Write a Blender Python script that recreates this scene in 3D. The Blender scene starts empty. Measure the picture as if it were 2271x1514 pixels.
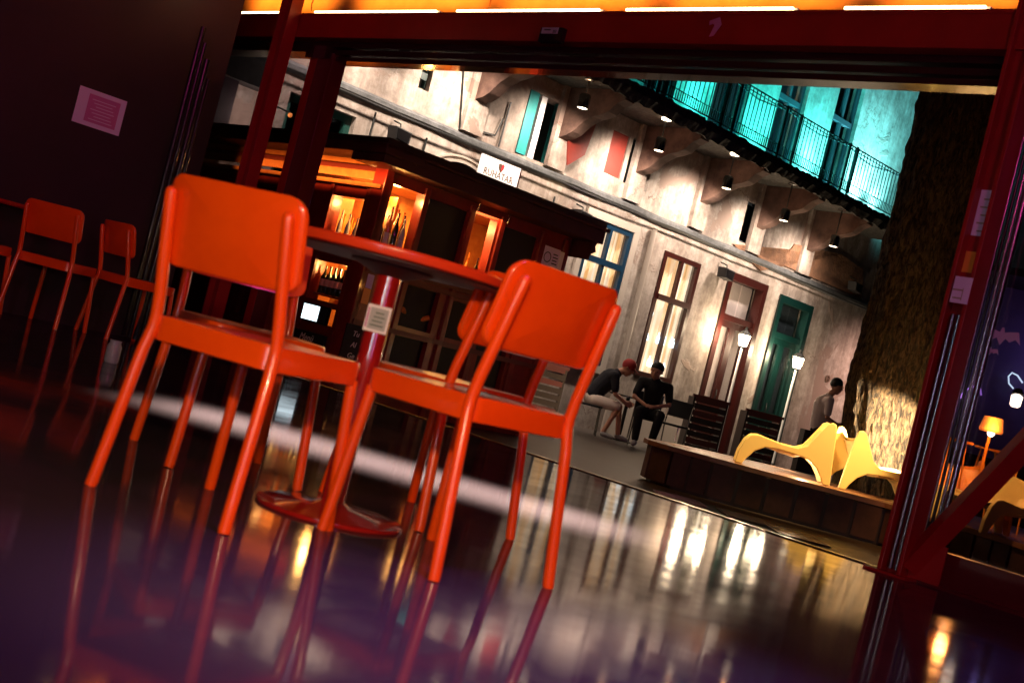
import bpy, bmesh, math, random
from mathutils import Vector, Matrix
random.seed(7)
S = bpy.context.scene
# ---------------------------------------------------------------- camera
FPX, PITCH, ROLL, EYE = 2820.0, .0129, .250, .56
cam = bpy.data.cameras.new('camera'); camo = bpy.data.objects.new('camera', cam)
S.collection.objects.link(camo); S.camera = camo
cam.sensor_width = 36; cam.lens = 36*FPX/2271; cam.clip_end = 400; cam.clip_start = .05
_f = Vector((0, math.cos(PITCH), math.sin(PITCH))); _u0 = Vector((0, -math.sin(PITCH), math.cos(PITCH)))
_r0 = Vector((1, 0, 0)); _c, _s = math.cos(ROLL), math.sin(ROLL)
_r = _r0*_c+_u0*_s; _u = _u0*_c-_r0*_s
camo.matrix_world = Matrix(((_r.x, _u.x, -_f.x, 0), (_r.y, _u.y, -_f.y, 0), (_r.z, _u.z, -_f.z, EYE), (0, 0, 0, 1)))
cam.dof.use_dof = True; cam.dof.focus_distance = 15; cam.dof.aperture_fstop = 5.0
# ---------------------------------------------------------------- world (night)
w = bpy.data.worlds.new('World'); S.world = w; w.use_nodes = True
bg = w.node_tree.nodes['Background']; bg.inputs[0].default_value = (.02, .008, .03, 1); bg.inputs[1].default_value = .04
S.view_settings.view_transform = 'Standard'; S.view_settings.look = 'None'
S.view_settings.exposure = 0; S.view_settings.gamma = 1
# ---------------------------------------------------------------- frames
R2 = math.sqrt(.5)
def fr(o, a, n):
    o = Vector((o[0], o[1], 0)); a = Vector((a[0], a[1], 0)); n = Vector((n[0], n[1], 0))
    return lambda s, q, z: o+a*s+n*q+Vector((0, 0, z))
W = fr((0, 20), (R2, R2), (R2, -R2))            # courtyard building: s along, q towards the courtyard
FC = fr((2.037, 6.34), (-R2, R2), (-R2, -R2))   # glazed front of our room: q towards the room
K = fr((-1.6, 12), (R2, R2), (R2, -R2))         # kiosk right face
KL = fr((-1.6, 12), (-R2, R2), (-R2, -R2))      # kiosk left face
ID = lambda x, y, z: Vector((x, y, z))
FB = lambda s, q, z: FC(s, q, z+.013*(s-8.0)+.02)   # the head of the opening drops slightly to the right
GZ = -.28
def ray(px, py):
    dx, dy = px-1135.5, py-757
    return (_r*dx - _u*dy + _f*FPX)
def at(px, py, Y):
    r = ray(px, py); return r*(Y/r.y)+Vector((0, 0, EYE))
# ---------------------------------------------------------------- materials
def mat(name, col, rough=.5, metal=0, emis=None, es=0, bump=None, var=None, coat=0, spec=.5, trans=0):
    m = bpy.data.materials.new(name); m.use_nodes = True; nt = m.node_tree; b = nt.nodes['Principled BSDF']
    b.inputs['Base Color'].default_value = (*col, 1); b.inputs['Roughness'].default_value = rough
    b.inputs['Metallic'].default_value = metal; b.inputs['Coat Weight'].default_value = coat
    b.inputs['Specular IOR Level'].default_value = spec; b.inputs['Coat Roughness'].default_value = .05
    if trans: b.inputs['Transmission Weight'].default_value = trans
    if emis: b.inputs['Emission Color'].default_value = (*emis, 1); b.inputs['Emission Strength'].default_value = es
    tc = nt.nodes.new('ShaderNodeTexCoord')
    if var:   # (scale, colour2, detail, contrast lo, hi)
        n = nt.nodes.new('ShaderNodeTexNoise'); n.inputs['Scale'].default_value = var[0]; n.inputs['Detail'].default_value = 8
        n.inputs['Roughness'].default_value = .65
        nt.links.new(tc.outputs['Object'], n.inputs['Vector'])
        r = nt.nodes.new('ShaderNodeValToRGB'); r.color_ramp.elements[0].position = var[2]; r.color_ramp.elements[1].position = var[3]
        r.color_ramp.elements[0].color = (*var[1], 1); r.color_ramp.elements[1].color = (*col, 1)
        nt.links.new(n.outputs['Fac'], r.inputs[0]); nt.links.new(r.outputs[0], b.inputs['Base Color'])
    if bump:
        n2 = nt.nodes.new('ShaderNodeTexNoise'); n2.inputs['Scale'].default_value = bump[0]; n2.inputs['Detail'].default_value = 6
        nt.links.new(tc.outputs['Object'], n2.inputs['Vector'])
        bp = nt.nodes.new('ShaderNodeBump'); bp.inputs['Strength'].default_value = bump[1]; bp.inputs['Distance'].default_value = bump[2]
        nt.links.new(n2.outputs['Fac'], bp.inputs['Height']); nt.links.new(bp.outputs[0], b.inputs['Normal'])
    return m
def glassmat(name, tint, refl=.08, rough=.02):
    m = bpy.data.materials.new(name); m.use_nodes = True; nt = m.node_tree
    for n in list(nt.nodes):
        if n.type == 'BSDF_PRINCIPLED': nt.nodes.remove(n)
    out = [n for n in nt.nodes if n.type == 'OUTPUT_MATERIAL'][0]
    t = nt.nodes.new('ShaderNodeBsdfTransparent'); t.inputs[0].default_value = (*tint, 1)
    g = nt.nodes.new('ShaderNodeBsdfGlossy'); g.inputs['Roughness'].default_value = rough
    lw = nt.nodes.new('ShaderNodeLayerWeight'); lw.inputs[0].default_value = .5
    pw = nt.nodes.new('ShaderNodeMath'); pw.operation = 'POWER'; pw.inputs[1].default_value = 4; nt.links.new(lw.outputs['Facing'], pw.inputs[0])
    f = nt.nodes.new('ShaderNodeMath'); f.operation = 'MULTIPLY_ADD'; f.inputs[1].default_value = .6; f.inputs[2].default_value = refl*.6
    nt.links.new(pw.outputs[0], f.inputs[0])
    mx = nt.nodes.new('ShaderNodeMixShader')
    nt.links.new(f.outputs[0], mx.inputs[0]); nt.links.new(t.outputs[0], mx.inputs[1]); nt.links.new(g.outputs[0], mx.inputs[2])
    nt.links.new(mx.outputs[0], out.inputs[0]); return m
def nodes(m): return m.node_tree.nodes, m.node_tree.links, m.node_tree.nodes['Principled BSDF']
M = {}
M['orange'] = mat('orange_paint', (.93, .088, .002), .32, spec=.33, bump=(90, .10, .001), var=(7, (.86, .074, .002), .38, .62))
M['darkorange'] = mat('shaded_chair_paint', (.55, .05, .01), .4)
M['redtable'] = mat('red_lacquer', (.42, .012, .01), .13, coat=.4)
M['column'] = mat('red_gloss_column', (.42, .012, .01), .2, coat=1); M['column'].node_tree.nodes['Principled BSDF'].inputs['Coat IOR'].default_value = 2.6
M['orange'].node_tree.nodes['Principled BSDF'].inputs['Coat IOR'].default_value = 1.7; M['orange'].node_tree.nodes['Principled BSDF'].inputs['Coat Weight'].default_value = .6; M['orange'].node_tree.nodes['Principled BSDF'].inputs['Coat Roughness'].default_value = .12
M['tabletop'] = mat('table_rim_paint', (.75, .06, .012), .25, coat=.3)
M['underside'] = mat('shaded_underside', (.03, .006, .008), .6)  # shade under the tabletop put into a dark colour
M['frame'] = mat('oxide_red_steel', (.38, .010, .010), .42, var=(2.2, (.24, .008, .008), .3, .7), bump=(60, .15, .001))
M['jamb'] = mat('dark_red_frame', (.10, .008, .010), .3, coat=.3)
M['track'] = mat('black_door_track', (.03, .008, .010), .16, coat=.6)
M['alu'] = mat('dark_aluminium', (.32, .33, .36), .22, metal=1)
M['black'] = mat('black', (.008, .007, .008), .6)
M['blackgloss'] = mat('black_gloss', (.01, .009, .01), .2)
M['iron'] = mat('black_iron', (.012, .014, .014), .5)
M['partition'] = mat('dark_plum_wall', (.032, .008, .020), .6, var=(1.6, (.020, .005, .012), .35, .7), bump=(30, .2, .002))
M['ceilwood'] = mat('ceiling_boards', (.45, .22, .07), .5, var=(5, (.35, .15, .04), .3, .7))
M['wood'] = mat('kiosk_red_wood', (.26, .018, .012), .35, coat=.25, var=(6, (.15, .012, .010), .3, .7), bump=(25, .3, .002))
M['fascia'] = mat('dark_brown_fascia', (.075, .012, .010), .5, var=(5, (.04, .008, .007), .3, .7), bump=(30, .3, .002))
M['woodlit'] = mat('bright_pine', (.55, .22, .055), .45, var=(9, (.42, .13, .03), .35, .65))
M['darkwood'] = mat('dark_slats', (.022, .008, .006), .5, bump=(20, .3, .003))
M['redrail'] = mat('red_brown_rail', (.13, .016, .012), .45)
M['paper'] = mat('lilac_paper', (.74, .64, .86), .7)
M['pinkprint'] = mat('magenta_print', (.55, .16, .40), .7)
M['white'] = mat('white_paint', (.75, .75, .76), .5)
M['bracket'] = mat('shade_brown_plaster', (.15, .085, .062), .85, var=(4, (.045, .02, .015), .3, .7), bump=(20, .5, .01))  # brown darkened to paint the unlit faces of the brackets
M['brass'] = mat('brass_strip', (.75, .50, .28), .25, metal=1)
M['shade'] = mat('lamp_metal', (.35, .36, .36), .25, metal=1)
M['teal'] = mat('teal_paint', (.02, .22, .22), .4, bump=(30, .3, .002))
M['green'] = mat('dark_green_paint', (.002, .018, .016), .35)
M['greenlight'] = mat('grey_green_panel', (.012, .06, .05), .4)
M['blue'] = mat('petrol_blue_paint', (.004, .028, .065), .35, bump=(30, .2, .002))
M['maroon'] = mat('maroon_paint', (.030, .004, .003), .35, bump=(20, .2, .002))
M['redshut'] = mat('brick_red_panel', (.26, .025, .015), .6, var=(5, (.16, .02, .012), .3, .7))
M['stone'] = mat('pale_stone', (.42, .36, .31), .7, bump=(18, .4, .01))
M['skin'] = mat('skin', (.62, .30, .19), .55)
M['navy'] = mat('dark_navy_cloth', (.012, .012, .02), .85, bump=(50, .3, .004))
M['blackcloth'] = mat('black_cloth', (.008, .008, .009), .85, bump=(50, .3, .004))
M['shorts'] = mat('sand_cloth', (.85, .70, .60), .85, bump=(40, .3, .005))
M['greyshirt'] = mat('mauve_grey_cloth', (.75, .62, .60), .85, bump=(40, .3, .005))
M['cap'] = mat('red_cap_cloth', (.40, .03, .03), .75)
M['hair'] = mat('black_hair', (.010, .008, .007), .6)
M['shoe'] = mat('pale_shoes', (.35, .33, .32), .6)
M['yellow'] = mat('warm_yellow_plastic', (.92, .70, .28), .35, spec=.4)
M['orangeplastic'] = mat('orange_plastic', (.80, .30, .04), .35)
M['curtain'] = mat('backlit_curtain', (.7, .55, .4), .8, emis=(1, .72, .42), es=1.0)
M['lampglow'] = mat('lamp_glow', (1, .9, .7), .5, emis=(1, .80, .52), es=16)
M['bulbglow'] = mat('spot_glow', (1, .9, .7), .5, emis=(1, .80, .55), es=9)
M['tubeglow'] = mat('warm_tube', (1, .8, .5), .5, emis=(1, .70, .32), es=9)
M['coldtube'] = mat('cold_tube', (.9, .9, 1), .5, emis=(.80, .82, 1), es=48)
M['pinktube'] = mat('pink_tube', (.9, .4, .8), .5, emis=(1, .25, .75), es=26)
M['screen'] = mat('till_screen', (.8, .9, 1), .4, emis=(.75, .92, 1), es=2.2)
M['screenred'] = mat('screen_red', (.8, .1, .1), .4, emis=(1, .08, .1), es=1.2)
M['chalk'] = mat('chalk_writing', (.75, .72, .72), .8)
M['board'] = mat('chalkboard', (.010, .010, .011), .7)
M['signwhite'] = mat('sign_white', (.86, .83, .86), .5)
M['signtext'] = mat('sign_brown_ink', (.10, .05, .025), .6)
M['signred'] = mat('sign_red', (.45, .02, .03), .5)
M['signblack'] = mat('sign_black', (.01, .01, .01), .5)
M['amber'] = mat('amber_bottle', (.60, .20, .03), .12, coat=.5)
M['darkbottle'] = mat('dark_bottle', (.015, .018, .012), .1, coat=.6)
M['clearbottle'] = mat('pale_bottle', (.45, .48, .5), .1, coat=.6)
M['bottlelabel'] = mat('pink_label', (.62, .28, .26), .5)
M['whitelabel'] = mat('white_label', (.65, .62, .58), .5)
M['deckwood'] = mat('deck_boards', (.30, .14, .075), .42, var=(7, (.20, .085, .045), .3, .7), bump=(30, .3, .003))
M['deckside'] = mat('deck_side_boards', (.085, .03, .024), .6, var=(9, (.04, .014, .012), .3, .7))
M['pipe'] = mat('dirty_white_pipe', (.33, .28, .24), .5)
M['gutter'] = mat('grey_ledge', (.11, .115, .12), .6, var=(9, (.05, .052, .055), .35, .65), bump=(30, .5, .01))
M['slab'] = mat('dark_slab', (.075, .07, .062), .8, var=(12, (.02, .02, .018), .35, .65), bump=(14, .8, .03))  # dark grey mottled by noise
M['brick'] = mat('bare_brick', (.30, .15, .08), .9, bump=(20, .8, .02), var=(6, (.15, .08, .05), .3, .7))
M['glass'] = glassmat('window_glass', (.92, .93, .93), .05)
M['facglass'] = glassmat('smoked_glass', (.62, .60, .64), .1, .03)
M['darkroom'] = mat('dark_interior', (.02, .03, .04), .7)
M['bark'] = mat('bark', (.24, .175, .115), .85)
M['asphalt'] = mat('wet_paving', (.06, .045, .038), .38, var=(3, (.035, .026, .024), .3, .7), bump=(40, .4, .004))
M['floor'] = mat('polished_floor', (.044, .036, .041), .055, spec=.42)
M['purpleglow'] = mat('purple_neon', (.6, .3, 1), .5, emis=(.55, .25, 1), es=1.2)
M['iceglow'] = mat('ice_bulb', (.8, .95, 1), .5, emis=(.65, .88, 1), es=2.2)
M['orangeglow'] = mat('orange_lampshade', (1, .4, .1), .5, emis=(1, .24, .04), es=1.1)
M['purplewall'] = mat('violet_haze_canvas', (.20, .14, .30), .7, bump=(6, .5, .03))
M['bat'] = mat('lilac_card', (.50, .42, .60), .7)
M['reflective'] = mat('steel_grate', (.35, .28, .24), .3, metal=1)
# plaster with patches, cracks and stains
def plaster():
    m = mat('old_plaster', (.56, .49, .43), .85); n, l, b = nodes(m)
    tc = [x for x in n if x.type == 'TEX_COORD'][0]
    def noise(sc, det=8, ro=.6, dist=0):
        t = n.new('ShaderNodeTexNoise'); t.inputs['Scale'].default_value = sc; t.inputs['Detail'].default_value = det
        t.inputs['Roughness'].default_value = ro; t.inputs['Distortion'].default_value = dist
        l.new(tc.outputs['Object'], t.inputs['Vector']); return t
    def ramp(src, a, b_, ca, cb):
        r = n.new('ShaderNodeValToRGB'); r.color_ramp.elements[0].position = a; r.color_ramp.elements[1].position = b_
        r.color_ramp.elements[0].color = (*ca, 1); r.color_ramp.elements[1].color = (*cb, 1); l.new(src, r.inputs[0]); return r
    def mix(fac, A, B):
        x = n.new('ShaderNodeMix'); x.data_type = 'RGBA'; l.new(fac, x.inputs['Factor']); l.new(A, x.inputs['A']); l.new(B, x.inputs['B']); return x.outputs['Result']
    base = ramp(noise(1.3, 9, .7).outputs['Fac'], .36, .62, (.25, .21, .185), (.56, .50, .45))
    fine = ramp(noise(9, 10, .7).outputs['Fac'], .3, .7, (.60, .57, .55), (1, 1, 1))
    mul = n.new('ShaderNodeMix'); mul.data_type = 'RGBA'; mul.blend_type = 'MULTIPLY'; mul.inputs['Factor'].default_value = 1
    ms = n.new('ShaderNodeMapping'); ms.inputs['Scale'].default_value = (2.2, 2.2, .22); l.new(tc.outputs['Object'], ms.inputs[0])
    sn = noise(1.6, 8, .7); l.new(ms.outputs[0], sn.inputs['Vector']); st = ramp(sn.outputs['Fac'], .42, .6, (.62, .56, .53), (1, 1, 1))
    m2 = n.new('ShaderNodeMix'); m2.data_type = 'RGBA'; m2.blend_type = 'MULTIPLY'; m2.inputs['Factor'].default_value = .8
    l.new(base.outputs[0], m2.inputs['A']); l.new(st.outputs[0], m2.inputs['B'])
    l.new(m2.outputs['Result'], mul.inputs['A']); l.new(fine.outputs[0], mul.inputs['B'])
    patch = ramp(noise(.75, 9, .62, .6).outputs['Fac'], .575, .60, (0, 0, 0), (1, 1, 1))
    pc = n.new('ShaderNodeRGB'); pc.outputs[0].default_value = (.24, .175, .145, 1)
    c1 = mix(patch.outputs[0], mul.outputs['Result'], pc.outputs[0])
    v = n.new('ShaderNodeTexVoronoi'); v.feature = 'DISTANCE_TO_EDGE'; v.inputs['Scale'].default_value = .55
    wv = noise(2.5, 5); va = n.new('ShaderNodeVectorMath'); va.operation = 'ADD'
    l.new(tc.outputs['Object'], va.inputs[0]); l.new(wv.outputs['Color'], va.inputs[1]); l.new(va.outputs[0], v.inputs['Vector'])
    cr = ramp(v.outputs['Distance'], .002, .009, (1, 1, 1), (0, 0, 0))
    gate = ramp(noise(.6, 3).outputs['Fac'], .48, .55, (0, 0, 0), (1, 1, 1))
    cg = n.new('ShaderNodeMath'); cg.operation = 'MULTIPLY'; l.new(cr.outputs[0], cg.inputs[0]); l.new(gate.outputs[0], cg.inputs[1])
    dk = n.new('ShaderNodeRGB'); dk.outputs[0].default_value = (.16, .11, .085, 1)
    l.new(mix(cg.outputs[0], c1, dk.outputs[0]), b.inputs['Base Color'])
    bp = n.new('ShaderNodeBump'); bp.inputs['Strength'].default_value = .5; bp.inputs['Distance'].default_value = .012
    l.new(patch.outputs[0], bp.inputs['Height']); bp2 = n.new('ShaderNodeBump'); bp2.inputs['Strength'].default_value = .35; bp2.inputs['Distance'].default_value = .02
    l.new(noise(6, 8).outputs['Fac'], bp2.inputs['Height']); l.new(bp.outputs[0], bp2.inputs['Normal']); l.new(bp2.outputs[0], b.inputs['Normal'])
    return m
M['plaster'] = plaster()
# floor: slight waviness in the polish
n, l, b = nodes(M['floor']); tc = [x for x in n if x.type == 'TEX_COORD'][0]
t1 = n.new('ShaderNodeTexNoise'); t1.inputs['Scale'].default_value = 3.2; t1.inputs['Detail'].default_value = 2
t2 = n.new('ShaderNodeTexNoise'); t2.inputs['Scale'].default_value = 5; t2.inputs['Detail'].default_value = 8
l.new(tc.outputs['Object'], t1.inputs['Vector']); l.new(tc.outputs['Object'], t2.inputs['Vector'])
bp = n.new('ShaderNodeBump'); bp.inputs['Strength'].default_value = .22; bp.inputs['Distance'].default_value = .0022
l.new(t1.outputs['Fac'], bp.inputs['Height']); l.new(bp.outputs[0], b.inputs['Normal']); pass
mr = n.new('ShaderNodeMapRange'); mr.inputs[1].default_value = .35; mr.inputs[2].default_value = .7; mr.inputs[3].default_value = .045; mr.inputs[4].default_value = .115; t2.inputs['Scale'].default_value = 2.2; t2.inputs['Roughness'].default_value = .75
l.new(t2.outputs['Fac'], mr.inputs[0]); l.new(mr.outputs[0], b.inputs['Roughness'])
out = [x for x in n if x.type == 'OUTPUT_MATERIAL'][0]; df = n.new('ShaderNodeBsdfDiffuse'); df.inputs[0].default_value = (.040, .028, .036, 1)
t3 = n.new('ShaderNodeTexNoise'); t3.inputs['Scale'].default_value = 1.4; t3.inputs['Detail'].default_value = 10; t3.inputs['Roughness'].default_value = .7; l.new(tc.outputs['Object'], t3.inputs['Vector'])
m3 = n.new('ShaderNodeMapRange'); m3.inputs[1].default_value = .35; m3.inputs[2].default_value = .7; m3.inputs[3].default_value = .30; m3.inputs[4].default_value = .60; l.new(t3.outputs['Fac'], m3.inputs[0])
ms = n.new('ShaderNodeMixShader'); l.new(m3.outputs[0], ms.inputs[0]); l.new(b.outputs[0], ms.inputs[1]); l.new(df.outputs[0], ms.inputs[2]); l.new(ms.outputs[0], out.inputs[0])
# bark: deep vertical fissures
n, l, b = nodes(M['bark']); tc = [x for x in n if x.type == 'TEX_COORD'][0]
mp = n.new('ShaderNodeMapping'); mp.inputs['Scale'].default_value = (26, 26, 8); l.new(tc.outputs['Object'], mp.inputs[0])
nz = n.new('ShaderNodeTexNoise'); nz.inputs['Scale'].default_value = 1.2; nz.inputs['Detail'].default_value = 9; nz.inputs['Roughness'].default_value = .65; nz.inputs['Distortion'].default_value = .8
l.new(mp.outputs[0], nz.inputs['Vector'])
r = n.new('ShaderNodeValToRGB'); r.color_ramp.elements[0].position = .42; r.color_ramp.elements[1].position = .60
r.color_ramp.elements[0].color = (.006, .004, .003, 1); r.color_ramp.elements[1].color = (.14, .095, .055, 1)
l.new(nz.outputs['Fac'], r.inputs[0]); l.new(r.outputs[0], b.inputs['Base Color'])
bp = n.new('ShaderNodeBump'); bp.inputs['Strength'].default_value = 1; bp.inputs['Distance'].default_value = .12
l.new(nz.outputs['Fac'], bp.inputs['Height']); l.new(bp.outputs[0], b.inputs['Normal'])
# curtain: room light behind it painted as a glow in soft folds
n, l, b = nodes(M['curtain']); tc = [x for x in n if x.type == 'TEX_COORD'][0]
nz = n.new('ShaderNodeTexNoise'); mp = n.new('ShaderNodeMapping'); mp.inputs['Scale'].default_value = (7, 7, .35)
l.new(tc.outputs['Object'], mp.inputs[0]); l.new(mp.outputs[0], nz.inputs['Vector']); nz.inputs['Scale'].default_value = 1.5; nz.inputs['Detail'].default_value = 2
r = n.new('ShaderNodeValToRGB'); r.color_ramp.elements[0].position = .38; r.color_ramp.elements[1].position = .6
r.color_ramp.elements[0].color = (.75, .38, .13, 1); r.color_ramp.elements[1].color = (1, .86, .66, 1)
l.new(nz.outputs['Fac'], r.inputs[0]); l.new(r.outputs[0], b.inputs['Emission Color'])
# ---------------------------------------------------------------- mesh helpers
def wloc(o):
    v = Vector((0, 0, 0))
    while o: v += o.location; o = o.parent
    return v
def obj(name, bm, m, parent=None, smooth=False, local=False, bevel=0):
    me = bpy.data.meshes.new(name)
    if parent and not local: bmesh.ops.translate(bm, verts=bm.verts, vec=-wloc(parent))
    bmesh.ops.recalc_face_normals(bm, faces=bm.faces)
    bm.to_mesh(me); bm.free()
    for mm in (m if isinstance(m, (list, tuple)) else [m]): me.materials.append(mm)
    o = bpy.data.objects.new(name, me); S.collection.objects.link(o)
    if parent: o.parent = parent
    if smooth:
        for p in me.polygons: p.use_smooth = True
        me.set_sharp_from_angle(angle=math.radians(42))
    if bevel:
        bv = o.modifiers.new('bevel', 'BEVEL'); bv.width = bevel; bv.segments = 2; bv.limit_method = 'ANGLE'
    return o
def tag(o, label, cat, group=None):
    o['label'] = label; o['category'] = cat
    if group: o['group'] = group
    return o
def thing(name, label, cat, loc, group=None, rz=0):
    o = bpy.data.objects.new(name, None); S.collection.objects.link(o); o.location = loc; o.rotation_euler = (0, 0, rz)
    o.empty_display_size = .1
    return tag(o, label, cat, group)
def struct(name, bm, m, **k):
    o = obj(name, bm, m, **k); o['kind'] = 'structure'; return o
def B(): return bmesh.new()
def fbox(bm, F, s0, s1, q0, q1, z0, z1):
    v = [bm.verts.new(F(s, q, z)) for z in (z0, z1) for s, q in ((s0, q0), (s1, q0), (s1, q1), (s0, q1))]
    for f in ((0, 3, 2, 1), (4, 5, 6, 7), (0, 1, 5, 4), (1, 2, 6, 5), (2, 3, 7, 6), (3, 0, 4, 7)): bm.faces.new([v[i] for i in f])
    return bm
def bx(F, *a): return fbox(B(), F, *a)
def prism(bm, F, poly, q0, q1):      # poly in (s,z), thickness along q
    a = [bm.verts.new(F(s, q0, z)) for s, z in poly]; b_ = [bm.verts.new(F(s, q1, z)) for s, z in poly]; n_ = len(poly)
    bm.faces.new(a); bm.faces.new(b_[::-1])
    for i in range(n_): bm.faces.new((a[i], a[(i+1) % n_], b_[(i+1) % n_], b_[i]))
    return bm
def prismz(bm, poly, z0, z1):
    a = [bm.verts.new((x, y, z0)) for x, y in poly]; b_ = [bm.verts.new((x, y, z1)) for x, y in poly]; n_ = len(poly)
    bm.faces.new(a[::-1]); bm.faces.new(b_)
    for i in range(n_): bm.faces.new((a[i], a[(i+1) % n_], b_[(i+1) % n_], b_[i]))
    return bm
def tube(bm, pts, rad, seg=12, cap=True):
    pts = [Vector(p) for p in pts]; rs = rad if isinstance(rad, (list, tuple)) else [rad]*len(pts)
    rings = []; up = None
    for i, p in enumerate(pts):
        d = (pts[min(i+1, len(pts)-1)]-pts[max(i-1, 0)]).normalized()
        if up is None: up = d.orthogonal().normalized()
        up = (up-d*up.dot(d)).normalized(); s = d.cross(up)
        rings.append([bm.verts.new(p+(up*math.cos(t)+s*math.sin(t))*rs[i]) for t in [2*math.pi*k/seg for k in range(seg)]])
    for a, b_ in zip(rings, rings[1:]):
        for k in range(seg): bm.faces.new((a[k], a[(k+1) % seg], b_[(k+1) % seg], b_[k]))
    if cap: bm.faces.new(rings[0][::-1]); bm.faces.new(rings[-1])
    return bm
def lathe(bm, c, prof, seg=24):     # prof [(r,z)]
    c = Vector(c); rings = []
    for r_, z in prof:
        if r_ < 1e-5: rings.append([bm.verts.new(c+Vector((0, 0, z)))])
        else: rings.append([bm.verts.new(c+Vector((r_*math.cos(2*math.pi*k/seg), r_*math.sin(2*math.pi*k/seg), z))) for k in range(seg)])
    for a, b_ in zip(rings, rings[1:]):
        for k in range(seg):
            k2 = (k+1) % seg
            if len(a) == 1 and len(b_) == 1: continue
            if len(a) == 1: bm.faces.new((a[0], b_[k2], b_[k]))
            elif len(b_) == 1: bm.faces.new((a[k], a[k2], b_[0]))
            else: bm.faces.new((a[k], a[k2], b_[k2], b_[k]))
    if len(rings[0]) > 1: bm.faces.new(rings[0][::-1])
    if len(rings[-1]) > 1: bm.faces.new(rings[-1])
    return bm
def ball(bm, c, r_, sub=2, sc=(1, 1, 1)):
    res = bmesh.ops.create_icosphere(bm, subdivisions=sub, radius=r_)
    for v in res['verts']: v.co = Vector((v.co.x*sc[0], v.co.y*sc[1], v.co.z*sc[2]))+Vector(c)
    return bm
def textobj(txt, F, s, q, z, h, m, parent, depth=.002, name='lettering', rev=1, wmax=None, shear=0):
    """text standing upright in frame F, centred at s; rev=-1 when s grows to the reader's left"""
    cu = bpy.data.curves.new(name, 'FONT'); cu.body = txt; cu.size = h*1.4; cu.align_x = 'CENTER'; cu.align_y = 'CENTER'
    cu.extrude = depth; cu.resolution_u = 3; cu.shear = shear
    t = bpy.data.objects.new('t', cu); S.collection.objects.link(t)
    dg = bpy.context.evaluated_depsgraph_get(); me = bpy.data.meshes.new_from_object(t.evaluated_get(dg))
    bpy.data.objects.remove(t); bpy.data.curves.remove(cu)
    w_ = max(v.co.x for v in me.vertices)-min(v.co.x for v in me.vertices); k = 1
    if wmax and w_ > wmax: k = wmax/w_
    base = wloc(parent)
    for v in me.vertices: v.co = F(s+rev*v.co.x*k, q+v.co.z, z+v.co.y)-base
    me.name = name; me.materials.append(m); o = bpy.data.objects.new(name, me); S.collection.objects.link(o); o.parent = parent
    return o
def copytree(o, parent=None):
    c = o.copy(); S.collection.objects.link(c)
    if parent: c.parent = parent
    for ch in o.children: copytree(ch, c)
    return c
def light(name, kind, loc, power, col, target=None, size=.1, sizey=None, spot=60, blend=.5, spread=None, parent=None):
    L = bpy.data.lights.new(name, kind); L.energy = power; L.color = col
    if kind == 'AREA':
        L.size = size
        if sizey: L.shape = 'RECTANGLE'; L.size_y = sizey
        if spread: L.spread = math.radians(spread)
    else: L.shadow_soft_size = size
    if kind == 'SPOT': L.spot_size = math.radians(spot); L.spot_blend = blend
    o = bpy.data.objects.new(name, L); S.collection.objects.link(o); o.location = loc
    if target is not None: o.rotation_euler = (Vector(target)-Vector(loc)).to_track_quat('-Z', 'Y').to_euler()
    return o
def wall_holes(F, s0, s1, z0, z1, holes, q=0, d=.25):
    bm = B(); ss = sorted({s0, s1, *[h[0] for h in holes], *[h[1] for h in holes]}); zs = sorted({z0, z1, *[h[2] for h in holes], *[h[3] for h in holes]})
    for a, b_ in zip(ss, ss[1:]):
        for c, e in zip(zs, zs[1:]):
            ms, mz = (a+b_)/2, (c+e)/2
            if any(h[0] < ms < h[1] and h[2] < mz < h[3] for h in holes): continue
            bm.faces.new([bm.verts.new(F(*p)) for p in ((a, q, c), (b_, q, c), (b_, q, e), (a, q, e))])
    for h in holes:
        a, b_, c, e = h[:4]
        for p, r_ in (((a, c), (a, e)), ((a, e), (b_, e)), ((b_, e), (b_, c)), ((b_, c), (a, c))):
            bm.faces.new([bm.verts.new(F(*v)) for v in ((p[0], q, p[1]), (r_[0], q, r_[1]), (r_[0], q-d, r_[1]), (p[0], q-d, p[1]))])
    bmesh.ops.remove_doubles(bm, verts=bm.verts, dist=1e-4)
    return bm
# ================================================================ SETTING
# ground of the courtyard, one big sheet
g = B(); g.faces.new([g.verts.new(p) for p in ((-80, -60, GZ), (80, -60, GZ), (80, 120, GZ), (-80, 120, GZ))]); struct('courtyard_ground', g, M['asphalt'])
# our room's polished floor slab
fl = [FC(-7, 0, 0), FC(14, 0, 0), FC(14, 16, 0), FC(-7, 16, 0)]
struct('floor', prismz(B(), [(p.x, p.y) for p in fl], -.275, 0), M['floor'])
cl = [FC(-7, .0, 0), FC(14, .0, 0), FC(14, 16, 0), FC(-7, 16, 0)]
struct('ceiling', prismz(B(), [(p.x, p.y) for p in cl], 3.62, 3.7), M['ceilwood'])
# ================================================================ THE GLAZED FRONT
t = thing('steel_beam', 'long oxide red steel beam over the wide open doorway', 'beam', FC(3, 0, 2.70))
obj('web', bx(FB, -1.3, 8.3, .012, .10, 2.742, 2.902), M['frame'], t)
obj('flange', bx(FB, -1.3, 8.3, -.06, .104, 2.902, 2.925), M['frame'], t)
obj('flange', bx(FB, -1.3, 8.3, -.06, .104, 2.72, 2.742), M['frame'], t)
o = obj('upper_wall', bx(FB, -1.3, 8.6, -.42, -.36, 2.85, 3.55), M['ceilwood']); tag(o, 'bright pine boarding above the red beam, lit by warm tubes', 'wall')
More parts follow.
